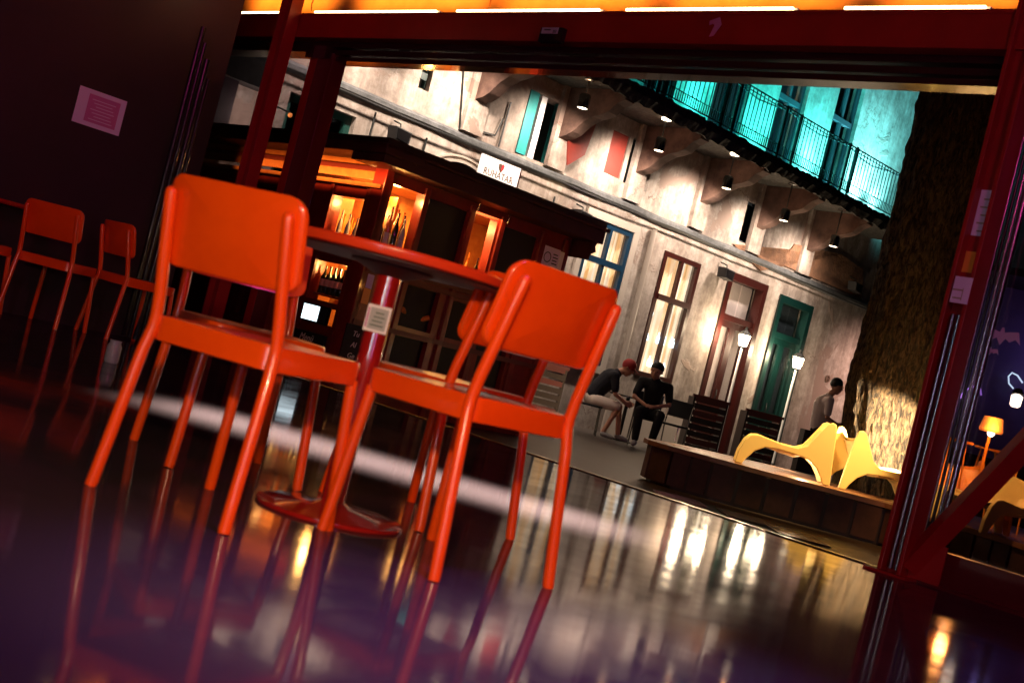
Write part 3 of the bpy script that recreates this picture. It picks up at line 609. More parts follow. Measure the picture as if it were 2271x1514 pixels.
# ================================================================ KIOSK BAR
kt = thing('bar_kiosk', 'dark red wooden bar kiosk with lit shelves and hatches', 'kiosk', K(1.8, -1.5, GZ))
q = -.4
ops = [(.50, .92, 1.27, 1.95), (.98, 1.56, 1.24, 1.94), (1.64, 2.00, 1.18, 1.95), (2.12, 2.66, 1.2, 1.93), (.98, 1.46, .60, 1.03), (1.6, 2.0, .60, 1.0), (2.15, 2.62, .55, 1.0), (.98, 1.46, -.05, .5), (1.6, 2.05, -.05, .5), (2.2, 2.65, -.05, .5)]
obj('front_wall', wall_holes(K, .4, 3.2, GZ, 2.1, ops, q, .12), M['wood'], kt)
opl = [(.64, 1.18, 1.22, 1.74), (.66, 1.18, .42, 1.05), (2.0, 2.45, .3, 1.7)]
obj('side_wall', wall_holes(KL, .4, 4.2, GZ, 1.86, opl, q, .12), M['wood'], kt)
obj('back_wall', bx(KL, .9, 4.2, -3.2, -3.1, GZ, 2.1), M['woodlit'], kt)
obj('far_wall', bx(K, 3.1, 3.2, -3.2, -.53, GZ, 2.1), M['wood'], kt)
obj('inner_back', bx(K, .9, 3.1, -1.75, -1.7, GZ, 2.1), M['woodlit'], kt)
obj('inner_ceiling', bx(K, .55, 3.1, -3.0, -.53, 2.02, 2.06), M['woodlit'], kt)
# eaves cornice
bm = B()
fbox(bm, K, 0, 3.36, -.5, .0, 2.205, 2.24); fbox(bm, K, .03, 3.32, -.55, -.03, 2.06, 2.204)
obj('cornice', bm, M['fascia'], kt, bevel=.006)
# carved end bracket of the cornice
obj('cornice_bracket', prism(B(), K, [(3.2, 2.05), (3.34, 2.16), (3.3, 2.1), (3.26, 2.02), (3.29, 1.96), (3.22, 1.92), (3.2, 1.85)], -.45, -.08), M['fascia'], kt)
bm = B(); fbox(bm, KL, .0, 4.6, -.5, .0, 2.14, 2.243); obj('cornice', bm, M['fascia'], kt, bevel=.012)
# roof
RF = [K(0, 0, 0), K(3.36, 0, 0), K(3.36, -3.8, 0), KL(4.6, 0, 0)]
obj('roof', prismz(B(), [(p.x, p.y) for p in (K(.02, -.02, 0), K(3.3, -.02, 0), K(3.3, -4.4, 0), KL(4.4, -.02, 0))], 2.243, 2.30), M['darkwood'], kt)
# lit pine valance under the left eave
obj('valance', bx(KL, .45, 4.2, -.42, -.40, 1.95, 2.17), M['woodlit'], kt)
obj('valance_board', bx(KL, .42, 4.2, -.40, -.37, 2.03, 2.075), M['redrail'], kt)
obj('valance_beam', bx(KL, .38, 4.2, -.43, -.33, 1.86, 1.90), M['woodlit'], kt)
obj('corner_post', bx(KL, .36, .56, -.46, -.36, GZ, 2.1), M['wood'], kt, bevel=.01)
for s_ in (.40, .94, 1.60, 2.06, 2.72, 3.1): obj('post', bx(K, s_-.035, s_+.035, -.40, -.36, GZ, 2.02), M['wood'], kt, bevel=.008)
for z_ in (1.13, .53, 1.06): obj('rail', bx(K, .4, 3.2, -.40, -.345, z_-.025, z_+.025), M['redrail'], kt)
obj('counter', bx(K, .45, 3.2, -.40, -.2, 1.155, 1.18), M['wood'], kt, bevel=.005)
for a, c in ((.98, 1.56), (2.12, 2.66)): o = obj('hatch', bx(K, a, c, -.47, -.43, 1.24, 1.94), M['black'], kt)
for a, c, z0, z1 in ((1.6, 2.0, .60, 1.0), (2.15, 2.62, .55, 1.0), (.98, 1.46, -.05, .5), (1.6, 2.05, -.05, .5), (2.2, 2.65, -.05, .5), (.98, 1.46, .60, 1.03)): obj('panel', bx(K, a, c, -.51, -.47, z0, z1), M['black'], kt)
for a, c, z0, z1 in ((.66, 1.18, -.05, .38), (2.0, 2.45, .3, 1.7)): obj('panel', bx(KL, a, c, -.51, -.46, z0, z1), M['wood'], kt)
for s_ in (1.62, 2.08): obj('hook', tube(B(), [K(s_, -.33, 1.96), K(s_, -.32, 2.06)], .006, 6), M['shade'], kt)
for s_ in (.60, 1.21): obj('post', bx(KL, s_-.03, s_+.03, -.40, -.37, GZ, 1.86), M['wood'], kt, bevel=.006)
for z_ in (1.14, .62, .36): obj('rail', bx(KL, .57, 1.24, -.40, -.36, z_-.03, z_+.03), M['wood'], kt)
obj('shelf', bx(KL, .64, 1.18, -.75, -.45, 1.215, 1.235), M['woodlit'], kt); obj('shelf', bx(KL, .66, 1.18, -.75, -.45, .70, .72), M['wood'], kt)
obj('shelf', bx(K, .50, .92, -.75, -.42, 1.262, 1.28), M['woodlit'], kt); obj('shelf', bx(K, 1.64, 2.0, -1.0, -.42, 1.19, 1.20), M['woodlit'], kt)
obj('shelf_back', bx(KL, .6, 1.3, -.80, -.76, .65, 1.86), M['woodlit'], kt)
for z_ in (1.62, 1.72): obj('inner_board', bx(K, 1.62, 2.02, -1.1, -1.06, z_-.03, z_+.03), M['redrail'], kt)
obj('stool_back', tube(B(), [K(1.05+.38*k/8, -.44+.10*math.sin(math.pi*k/8)*-1, .72+.05*math.cos(k*.7)) for k in range(9)], .028, 8), M['orangeplastic'], kt)
light('kiosk_light', 'AREA', K(1.5, -1.1, 1.98), 90, (1, .45, .10), K(1.5, -1.1, 0), size=1.8, sizey=.8)
light('kiosk_light', 'POINT', KL(.9, -.65, 1.70), 17, (1, .48, .12), size=.04); light('kiosk_light', 'POINT', KL(.9, -.62, 1.0), 13, (1, .55, .14), size=.04)
light('kiosk_light', 'POINT', K(.72, -.62, 1.88), 15, (1, .48, .12), size=.04); light('kiosk_light', 'POINT', K(1.8, -.8, 1.88), 15, (1, .5, .14), size=.04)
light('eave_light', 'AREA', KL(1.6, -.12, 1.93), 11, (1, .36, .08), KL(1.6, -.42, 1.98), size=2.8, sizey=.05, spread=80)
t = thing('bulb', 'bare glowing bulb in the narrow hatch of the kiosk', 'lamp', K(1.72, -.7, 1.86)); obj('glass', ball(B(), K(1.72, -.7, 1.87), .04, 2), M['lampglow'], t)
# bottles
def bottle(c, h, r_, m, label, group, band=None, mb='bottlelabel', diamond=False):
    t = thing('bottle', label, 'bottle', c, group)
    obj('glass', lathe(B(), c, [(r_*.9, 0), (r_, .01), (r_, h*.58), (r_*.75, h*.68), (r_*.34, h*.78), (r_*.32, h*.96), (r_*.4, h*.965), (r_*.4, h), (0, h)], 12), M[m], t, smooth=True)
    if band: obj('paper_label', lathe(B(), c, [(r_*1.02, h*band[0]), (r_*1.04, h*band[0]+.002), (r_*1.04, h*band[1]), (r_*1.02, h*band[1]+.001)], 12), M[mb], t)
for i in range(6): bottle(KL(.71+.082*i, -.49, .721), .29, .036, 'darkbottle', 'dark bottle with a pink label on the kiosk left shelf', 'dark bottles with pink labels', (.28, .52))
for i in range(11): bottle(KL(.68+.046*i, -.50-.07*(i % 3), 1.236), .29+.09*((i*3) % 4)/3, .027, 'amber' if i % 3 else 'clearbottle', 'glowing spirits bottle on the upper left kiosk shelf', 'spirits bottles in the upper left opening', (.2, .45) if i % 2 else None, 'whitelabel')
for i in range(12): bottle(K(.535+.032*i, -.47-.06*(i % 3), 1.281), .34+.12*((i*5) % 4)/3, .030, ('darkbottle', 'clearbottle', 'darkbottle', 'amber')[i % 4], 'dark spirits bottle in the tall lit window by the kiosk corner', 'spirits bottles in the corner window', (.15, .42) if i % 2 else None, 'whitelabel')
for i in range(7): bottle(K(1.68+.045*i, -.50-.05*(i % 3), 1.201), .26+.09*((i*3) % 4)/3, .027, 'amber' if i % 2 else 'darkbottle', 'bottle in the narrow lit hatch of the kiosk', 'bottles in the narrow hatch')
# till screen, boards, notices
t = thing('till_screen', 'bright till screen on the kiosk left counter', 'screen', KL(.95, -.36, .42))
obj('housing', bx(KL, .70, 1.16, -.375, -.345, .415, .60), M['blackgloss'], t, bevel=.004); obj('display', bx(KL, .86, 1.135, -.345, -.343, .43, .585), M['screen'], t)
obj('indicator', bx(KL, .875, .90, -.343, -.341, .565, .578), M['screenred'], t); obj('keypad', bx(KL, .72, .83, -.345, -.342, .43, .585), M['navy'], t)
t = thing('chalkboard', 'wide black board lettered MENU under the till screen', 'chalkboard', KL(.92, -.33, .18))
obj('panel', bx(KL, .64, 1.20, -.36, -.335, .19, .315), M['board'], t); textobj('Menü', KL, .95, -.334, .25, .075, M['chalk'], t, rev=-1, shear=.3)
t = thing('chalkboard', 'lower black board with a chalk scribble on the kiosk', 'chalkboard', KL(.98, -.33, -.12))
obj('panel', bx(KL, .70, 1.22, -.36, -.335, -.17, -.03), M['board'], t)
obj('writing', tube(B(), [KL(1.0-.02*k, -.333, -.10+.02*math.sin(k*2.2)) for k in range(14)], .004, 5), M['chalk'], t)
t = thing('chalkboard', 'tall narrow chalkboard on the kiosk corner post', 'chalkboard', K(.42, -.33, .18))
obj('panel', bx(K, .33, .60, -.355, -.335, .12, .50), M['board'], t); 
for k, w_ in enumerate(('Tu', 'Al', 'Ge')): textobj(w_, K, .46, -.334, .41-.11*k, .055, M['chalk'], t, shear=.2)
t = thing('notice', 'white paper notice with a round symbol at the kiosk right end', 'notice', K(2.9, -.33, 1.68))
obj('sheet', bx(K, 2.76, 3.02, -.36, -.355, 1.64, 1.88), M['paper'], t); obj('edge', bx(K, 3.02, 3.09, -.36, -.354, 1.62, 1.87), M['signwhite'], t)
bm = B()
for k in range(16):
    a0, a1 = 2*math.pi*k/16, 2*math.pi*(k+1)/16
    prism(bm, K, [(2.83+.05*math.cos(a0), 1.76+.05*math.sin(a0)), (2.83+.06*math.cos(a0), 1.76+.06*math.sin(a0)), (2.83+.06*math.cos(a1), 1.76+.06*math.sin(a1)), (2.83+.05*math.cos(a1), 1.76+.05*math.sin(a1))], -.355, -.353)
for k in range(4): fbox(bm, K, 2.915, 3.0-.01*(k % 2), -.355, -.353, 1.70+.035*k, 1.712+.035*k)
obj('symbol', bm, M['signblack'], t)
t = thing('notice', 'small white and orange card on the kiosk corner', 'notice', K(.46, -.33, .76))
obj('sheet', bx(K, .44, .52, -.355, -.352, .88, 1.02), M['paper'], t); obj('orange_part', bx(K, .43, .52, -.355, -.351, .72, .876), M['orangeplastic'], t)
# fire extinguisher on the kiosk's left wall
c = KL(2.7, -.30, .2)
t = thing('fire_extinguisher', 'red fire extinguisher by the kiosk left wall seen through the chair', 'fire extinguisher', c)
obj('cylinder', lathe(B(), c, [(.07, 0), (.075, .02), (.075, .34), (.05, .41), (.02, .43)], 16), M['redtable'], t, smooth=True)
obj('valve', lathe(B(), c, [(.02, .43), (.03, .44), (.03, .48), (.015, .5)], 10), M['brass'], t); obj('hose', tube(B(), [c+Vector((.02, 0, .46)), c+Vector((.09, -.03, .42)), c+Vector((.1, -.04, .2))], .01, 8), M['orangeplastic'], t)
t = thing('added_wall_lamp', 'small added lamp under the dark canopy left of the kiosk', 'lamp', W(-5.3, .5, 2.85)); obj('bulb', ball(B(), W(-5.3, .5, 2.82), .03, 2), M['orangeglow'], t); obj('arm', tube(B(), [W(-5.3, .0, 2.95), W(-5.3, .5, 2.85)], .012, 6), M['iron'], t)  # lamp added to brighten the pale wall beside the canopy
light('added_wall_light', 'POINT', W(-5.75, .5, 2.7), 16, (1, .80, .62), size=.05)
# left wing: dark structure beyond left glass + pale bit of wall is the building itself
tag(obj('dark_canopy', bx(W, -9, -5.65, .2, .5, 3.0, 3.9), M['black']), 'dark wooden canopy left of the kiosk roof', 'canopy')
tag(obj('dark_screen', bx(W, -9.0, -6.05, .3, .4, GZ, 3.0), M['partition']), 'dark screen wall left of the kiosk', 'wall')
# festoon tassel / pale jug on kiosk
c = at(455, 385, 9.6)
# ================================================================ TREE + DECK
TX, TY = 4.10, 13.55
tr = thing('tree', 'huge old tree trunk growing through the wooden deck', 'tree', (TX, TY, GZ))
from mathutils import noise as NZ
bm = B(); seg = 150; rings = []
N = 230
for i in range(N+1):
    z_ = GZ+.1+(7.2)*i/N; zz = z_
    cx = TX+(.10-.18*min(1, max(0, zz)/1.2))-.02*max(0, zz-1.2)+.03*max(0, zz-3); r_ = .40+.07*math.exp(-max(0, zz-.1)*4.0)+.02*math.sin(zz*1.7)
    ring = []
    for k in range(seg):
        a = 2*math.pi*k/seg
        d = .035*math.sin(a*5+zz*.7)+.022*math.sin(a*11-zz*1.1+1)+.016*math.sin(a*17+zz*3)
        pv = Vector((math.cos(a)*7.5, math.sin(a)*7.5, zz*2.1)); d += .13*(abs(NZ.noise(pv))-.25)+.09*(abs(NZ.noise(pv*2.3))-.2)+.03*NZ.noise(pv*5)
        notch = -.16*math.exp(-((a-4.9-.10*zz)/.22)**2)*(1 if zz < 1.25 else math.exp(-(zz-1.25)*3))
        rr = r_*(1+d)+notch*(.4+.6*min(1, max(0, 1.2-abs(zz-.6))))
        ring.append(bm.verts.new((cx+rr*math.cos(a), TY+rr*math.sin(a), zz)))
    rings.append(ring)
for a, c in zip(rings, rings[1:]):
    for k in range(seg): bm.faces.new((a[k], a[(k+1) % seg], c[(k+1) % seg], c[k]))
obj('trunk', bm, M['bark'], tr, smooth=True)
bm = B(); tube(bm, [(4.1, 13.55, 5.6), (4.9, 13.3, 7.2), (6.2, 12.8, 8.6)], [.26, .2, .1], 14); tube(bm, [(4.0, 13.55, 5.9), (3.1, 13.9, 7.6), (2.4, 14.4, 9)], [.25, .17, .08], 14); tube(bm, [(4.1, 13.6, 6.6), (4.2, 14.4, 8.8)], [.3, .12], 14)
obj('limbs', bm, M['bark'], tr, smooth=True)
bm = B()
for c, R_ in (((6.4, 12.8, 9.2), 1.7), ((2.3, 14.4, 9.6), 1.8), ((4.2, 14.5, 10), 2.0)):
    for k in range(900):
        d = Vector((random.gauss(0, 1), random.gauss(0, 1), random.gauss(0, .7))).normalized()*R_*random.uniform(.4, 1)
        p = Vector(c)+d; u_ = Vector((random.gauss(0, 1), random.gauss(0, 1), random.gauss(0, 1))).normalized(); v_ = u_.orthogonal().normalized()
        bm.faces.new([bm.verts.new(p+u_*.09), bm.verts.new(p+v_*.045), bm.verts.new(p-u_*.09), bm.verts.new(p-v_*.045)])
obj('crown', bm, mat('leaf_green', (.05, .09, .03), .6), tr)
light('tree_light', 'SPOT', (4.25, 12.12, .76), 1500, (1, .72, .40), (3.96, 13.2, .62), size=.03, spot=62, blend=.4)
t = thing('ground_spot', 'small ground spotlight on the deck aimed at the trunk', 'spotlight', (4.27, 12.04, .72)); obj('stake', tube(B(), [(4.27, 12.04, .12), (4.27, 12.04, .72)], .012, 6), M['iron'], t); obj('housing', lathe(B(), (4.27, 12.04, .72), [(.05, 0), (.05, .05), (.035, .06)], 12), M['iron'], t)
dk = thing('wooden_deck', 'low rounded wooden deck built around the tree trunk', 'deck', (4.5, 12.6, GZ))
poly = [(1.52, 12.75), (1.54, 12.5), (1.72, 12.28), (2.1, 12.14), (2.64, 12.03), (3.2, 11.93), (3.72, 11.80), (4.05, 11.45), (4.3, 11.0), (4.56, 10.45), (5.3, 9.7), (6.6, 9.3), (8.5, 10.2), (9, 12.4), (7.2, 14.6), (4.8, 15.0), (3.0, 14.2), (2.0, 13.5)]
cen = (4.8, 12.6)
inset = lambda k: [(cen[0]+(x-cen[0])*k, cen[1]+(y-cen[1])*k) for x, y in poly]
obj('core', prismz(B(), inset(.965), GZ, .06), M['darkwood'], dk)
# top boards follow the rim then run in rows
def ringband(k0, k1, z0, z1):
    bm = B(); A, Bb = inset(k0), inset(k1)
    for i in range(len(A)):
        j = (i+1) % len(A); f = [A[i], A[j], Bb[j], Bb[i]]
        prismz(bm, f, z0, z1)
    return bm
for k, (k0, k1) in enumerate(((1.0, .975), (.972, .947), (.944, .919))): obj('rim_board', ringband(k0, k1, .075, .12), M['deckwood'], dk)
bm = B(); P = inset(.914)
for i in range(44):
    y0 = 9.4+i*.125; y1 = y0+.112; xs = []
    for yy in ((y0+y1)/2,):
        for a, c in zip(P, P[1:]+P[:1]):
            if (a[1]-yy)*(c[1]-yy) < 0: xs.append(a[0]+(c[0]-a[0])*(yy-a[1])/(c[1]-a[1]))
    xs.sort()
    for x0, x1 in zip(xs[::2], xs[1::2]):
        if x1-x0 > .1: prismz(bm, [(x0, y0), (x1, y0), (x1, y1), (x0, y1)], .08, .118)
obj('boards', bm, M['deckwood'], dk)
bm = B(); PP = inset(.985)
def along(P, step):
    out = []
    for a, c in zip(P, P[1:]+P[:1]):
        L_ = math.hypot(c[0]-a[0], c[1]-a[1]); m_ = max(1, round(L_/step))
        for k in range(m_): out.append(((a[0]+(c[0]-a[0])*k/m_, a[1]+(c[1]-a[1])*k/m_), (a[0]+(c[0]-a[0])*(k+1)/m_, a[1]+(c[1]-a[1])*(k+1)/m_)))
    return out
for a, c in along(PP, .235):
    g0, g1 = .07, .93
    p0 = (a[0]+(c[0]-a[0])*g0, a[1]+(c[1]-a[1])*g0); p1 = (a[0]+(c[0]-a[0])*g1, a[1]+(c[1]-a[1])*g1)
    nx, ny = (c[1]-a[1]), -(c[0]-a[0]); L_ = math.hypot(nx, ny); nx, ny = nx/L_*.02, ny/L_*.02
    prismz(bm, [p0, p1, (p1[0]-nx, p1[1]-ny), (p0[0]-nx, p0[1]-ny)], GZ+.03, .07)
obj('side_boards', bm, M['deckside'], dk)
# drain grates in the paving near the threshold
for i, (px, py) in enumerate(((1505, 1108), (1650, 1150), (1765, 1190))):
    r_ = ray(px, py); p = r_*((GZ-EYE)/r_.z)+Vector((0, 0, EYE)); bm = B()
    for a in range(9):
        x = p.x-.2+a*.05; prismz(bm, [(x, p.y-.28), (x+.02, p.y-.28), (x+.02, p.y+.28), (x, p.y+.28)], GZ+.004, GZ+.018)
    for a in range(9):
        y = p.y-.28+a*.065; prismz(bm, [(p.x-.2, y), (p.x+.22, y), (p.x+.22, y+.02), (p.x-.2, y+.02)], GZ+.006, GZ+.020)
    tag(obj('drain_grate', bm, M['reflective']), 'steel drain grate in the paving, %s' % ['farthest left before the threshold', 'middle one before the deck', 'right one nearest the deck corner'][i], 'grate', 'drain grates before the deck')
# ---------------------------------------------------------------- lounge chairs (local x = facing left (-x front), built around origin)
def lounge():
    t = thing('lounge_chair', '', 'lounge chair', (0, 0, 0), 'plastic lounge chairs on the deck')
    # side silhouette (x,z): front on the left
    def side(bm, y0, y1, lean):
        pts_out = [(-.50, 0), (-.49, .12), (-.45, .24), (-.40, .30), (-.33, .315), (-.10, .285), (.06, .285), (.14, .33), (.22, .47), (.28, .58), (.32, .605), (.36, .59), (.38, .5), (.40, .3), (.42, .12), (.43, 0)]
        pts_in = [(.36, 0), (.33, .06), (.27, .14), (.18, .20), (.06, .215), (-.12, .225), (-.25, .21), (-.34, .15), (-.40, .06), (-.43, 0)]
        P_ = pts_out+pts_in
        a = [bm.verts.new((x, y0, z)) for x, z in P_]; c = [bm.verts.new((x, y1, z)) for x, z in P_]; n_ = len(P_)
        bm.faces.new(a); bm.faces.new(c[::-1])
        for i in range(n_): bm.faces.new((a[i], a[(i+1) % n_], c[(i+1) % n_], c[i]))
    bm = B(); side(bm, -.30, -.265, 0); side(bm, .265, .30, 0)
    # seat and back sheet between the sides
    pr = [(-.40, .27), (-.33, .285), (-.1, .25), (.04, .24), (.12, .27), (.20, .40), (.26, .52), (.30, .55)]
    N_ = 8; rows = []
    for j in range(N_+1):
        y = -.27+.54*j/N_; sag = -.03*(1-(2*j/N_-1)**2)
        rows.append([(x+(.04*(1-(2*j/N_-1)**2) if z > .3 else 0), y, z+sag*(1 if z < .3 else 1.6)) for x, z in pr])
    for off in (0, -.03):
        V = [[bm.verts.new((x-off*.3, y, z+off)) for x, y, z in r_] for r_ in rows]
        for a, c in zip(V, V[1:]):
            for k in range(len(pr)-1): bm.faces.new((a[k], a[k+1], c[k+1], c[k]))
        if off == 0: V0 = V
    for a, c in zip(V0, V0[1:]):
        pass
    o = obj('shell', bm, M['yellow'], t, local=True, bevel=.010)
    return t
lc = lounge(); lc['label'] = 'pale yellow plastic lounge chair facing left on the deck'
lc.location = (2.93, 12.62, .121); lc.rotation_euler = (0, 0, math.radians(-9))
c2 = copytree(lc); c2['label'] = 'yellow lounge chair facing right against the lit tree trunk'; c2.location = (3.84, 12.77, .121); c2.rotation_euler = (0, 0, math.radians(186))
c3 = copytree(lc); c3['label'] = 'orange lit lounge chair seen through glass, far side of the right brace'; c3.location = (4.36, 11.75, .121); c3.rotation_euler = (0, 0, math.radians(95))
c4 = copytree(lc); c4['label'] = 'yellow lounge chair with arched front seen through glass below the right brace'; c4.location = (4.42, 10.95, .121); c4.rotation_euler = (0, 0, math.radians(28))
for o in (c3,):
    for ch in o.children: ch.data = ch.data.copy(); ch.data.materials[0] = M['orangeplastic']  # orange lamplight put into this chair's plastic colour
light('deck_fill', 'SPOT', (4.2, 11.6, 1.9), 420, (1, .62, .22), (3.1, 12.6, .3), size=.08, spot=46, blend=.6)  # added fill on the lounge chairs, no lamp modelled
light('deck_fill', 'SPOT', (2.3, 12.0, 2.2), 260, (1, .66, .24), (3.0, 12.6, .3), size=.08, spot=50, blend=.6)
light('deck_fill', 'POINT', (3.12, 12.62, .26), 8, (1, .85, .6), size=.03)
light('deck_fill', 'SPOT', (4.0, 10.4, 1.6), 110, (1, .5, .14), (4.4, 11.1, .3), size=.08, spot=70, blend=.6)
# ---------------------------------------------------------------- things seen through the right glass
bm = lathe(B(), (4.55, 11.9, 1.0), [(.10, 0), (.11, .02), (.085, .14), (.07, .14)], 20)
t = thing('table_lamp', 'orange glowing lamp on a tall stem seen through the right glass', 'lamp', (4.55, 11.9, .12)); obj('shade', bm, M['orangeglow'], t)
obj('stem', tube(B(), [(4.55, 11.9, .13), (4.55, 11.9, 1.02)], .015, 8), M['orangeplastic'], t); obj('bulb', ball(B(), (4.55, 11.88, .99), .035, 2), M['lampglow'], t)
for k, (x_, y_) in enumerate(((4.28, 11.95), (4.75, 12.3), (5.0, 12.05))):  # stools added for orange glints behind the glass
    t = thing('bar_stool', ['added orange wire stool left of the glowing table lamp', 'added orange wire stool right of the glowing table lamp', 'added orange wire stool farthest right behind the glass'][k], 'stool', (x_, y_, .12), 'added orange wire stools on the deck')
    obj('seat', lathe(B(), (x_, y_, .84), [(0, 0), (.15, .0), (.155, .02), (0, .025)], 18), M['orangeplastic'], t)
    for a in range(4): obj('leg', tube(B(), [(x_+.10*math.cos(a*1.57+.7), y_+.10*math.sin(a*1.57+.7), .84), (x_+.17*math.cos(a*1.57+.7), y_+.17*math.sin(a*1.57+.7), .121)], .009, 6), M['orangeplastic'], t)
t = thing('string_lamp', 'white glowing lantern at the right edge seen through glass', 'lamp', (4.85, 12.2, 1.3)); obj('lantern', lathe(B(), (4.83, 12.2, 1.30), [(.03, 0), (.05, .02), (.055, .11), (.02, .13)], 12), M['bulbglow'], t)
obj('cap', lathe(B(), (4.83, 12.2, 1.43), [(.06, 0), (.03, .05), (0, .06)], 12), M['iron'], t)
light('right_lamp', 'POINT', (4.5, 11.7, 1.05), 24, (1, .38, .08), size=.06)
t = thing('market_stall', 'added violet canvas stall with glowing tubes beyond the deck', 'stall', (8.5, 17.5, GZ))  # added stall, its violet canvas painting the purple haze there
SF = fr((6.0, 18.4), (.93, -.37), (-.37, -.93))
obj('canvas', bx(SF, 0, 4.6, -.1, -.05, GZ, 3.3), M['purplewall'], t); obj('roof', bx(SF, -.2, 4.8, -.1, 1.2, 3.3, 3.4), M['darkwood'], t)
for s_ in (.1, 1.6, 3.1, 4.5): obj('post', bx(SF, s_-.05, s_+.05, 1.0, 1.1, GZ, 3.3), M['darkwood'], t)
obj('counter', bx(SF, .2, 4.5, .5, 1.0, GZ, .85), M['darkwood'], t)
for k in range(7):
    s_ = .6+.55*k; z_ = 1.7+.35*math.sin(k*2.1)
    obj('neon_loop', tube(B(), [SF(s_+.13*math.cos(a*.7+k), .1, z_+.11*math.sin(a*.9)) for a in range(6)], .012, 6), M['iceglow'] if k % 3 else M['purpleglow'], t)
light('stall_light', 'POINT', SF(1.6, .5, 2.4), 9, (.45, .35, 1), size=.1); light('stall_light', 'POINT', SF(3.4, .5, 1.6), 7, (.8, .35, .8), size=.1)
tag(obj('far_wall', bx(fr((9.4, 28.4), (.9, -.43), (-.43, -.9)), -1, 22, 0, .3, GZ, 9), M['darkroom']), 'dark courtyard wall closing the view behind the stall', 'wall')
t = thing('pub_sign', 'dim orange lit board hanging above the stall', 'sign', SF(1.9, 1.3, 2.6)); obj('board', bx(SF, 1.3, 2.6, 1.25, 1.3, 2.55, 3.1), M['orangeplastic'], t); obj('hanger', tube(B(), [SF(1.9, 1.28, 3.1), SF(1.9, 1.28, 3.4)], .01, 6), M['iron'], t)
# ================================================================ COURTYARD FURNITURE
def slatbench(px0, px1, pyt, Y, label, hh=.98, tilt=0):
    a = at(px0, pyt, Y); c = at(px1, pyt+(px1-px0)*.255, Y); w_ = c.x-a.x; x0 = a.x; z1 = (a.z+c.z)/2
    t = thing('slatted_bin', label, 'bench back', (x0+w_/2, Y, GZ), 'dark slatted booths by the wall')
    obj('side', prismz(B(), [(x0-.03, Y), (x0, Y), (x0, Y+.6), (x0-.03, Y+.6)], GZ, z1-.03), M['darkwood'], t)
    obj('side', prismz(B(), [(x0+w_, Y), (x0+w_+.03, Y), (x0+w_+.03, Y+.6), (x0+w_, Y+.6)], GZ, z1-.03), M['darkwood'], t)
    n_ = 9; h_ = (z1-GZ)/n_
    for k in range(n_):
        z0 = GZ+k*h_; obj('slat', prismz(B(), [(x0, Y-.02+.012*(k % 2)), (x0+w_, Y-.02+.012*(k % 2)), (x0+w_, Y+.02), (x0, Y+.02)], z0+.012, z0+h_-.012), M['redrail'] if k in (2, 6, 8) else M['darkwood'], t)
    obj('top_rail', prismz(B(), [(x0-.05, Y-.05), (x0+w_+.05, Y-.05), (x0+w_+.05, Y+.08), (x0-.05, Y+.08)], z1-.03, z1+.015), M['redrail'], t)
slatbench(1545, 1613, 876, 20.6, 'dark slatted booth in front of the maroon door'); slatbench(1662, 1732, 908, 21.4, 'dark slatted booth in front of the green door')
slatbench(1196, 1256, 801, 18.2, 'dark slatted booth between the kiosk and the man in a cap')
def bistro(x, y, label, r_=.32, h=.72):
    t = thing('cafe_table', label, 'table', (x, y, GZ)); z = GZ+h
    obj('top', lathe(B(), (x, y, z), [(r_, -.025), (r_, 0), (0, .0)], 24), M['blackgloss'], t)
    obj('leg', tube(B(), [(x, y, GZ+.02), (x, y, z-.025)], .03, 10), M['iron'], t); obj('foot', lathe(B(), (x, y, GZ), [(.22, 0), (.22, .015), (.04, .03)], 20), M['iron'], t)
bistro(2.02, 20.25, 'small black cafe table between the two seated men')
def cafechair(x, y, rz, label):
    t = thing('cafe_chair', label, 'chair', (x, y, GZ), 'dark cafe chairs of the seated men', rz)
    for sx in (-.2, .2):
        obj('leg', tube(B(), [(sx, .2, 0), (sx, .18, .44)], .012, 8), M['shade'], t, local=True); obj('leg', tube(B(), [(sx, -.24, 0), (sx, -.19, .44), (sx, -.25, .85)], .012, 8), M['shade'], t, local=True)
    s_ = B(); fbox(s_, ID, -.21, .21, -.2, .21, .43, .46); obj('seat', s_, M['blackcloth'], t, local=True, bevel=.01)
    s_ = B(); fbox(s_, ID, -.2, .2, -.25, -.23, .58, .85); obj('backrest', s_, M['blackcloth'], t, local=True, bevel=.01)
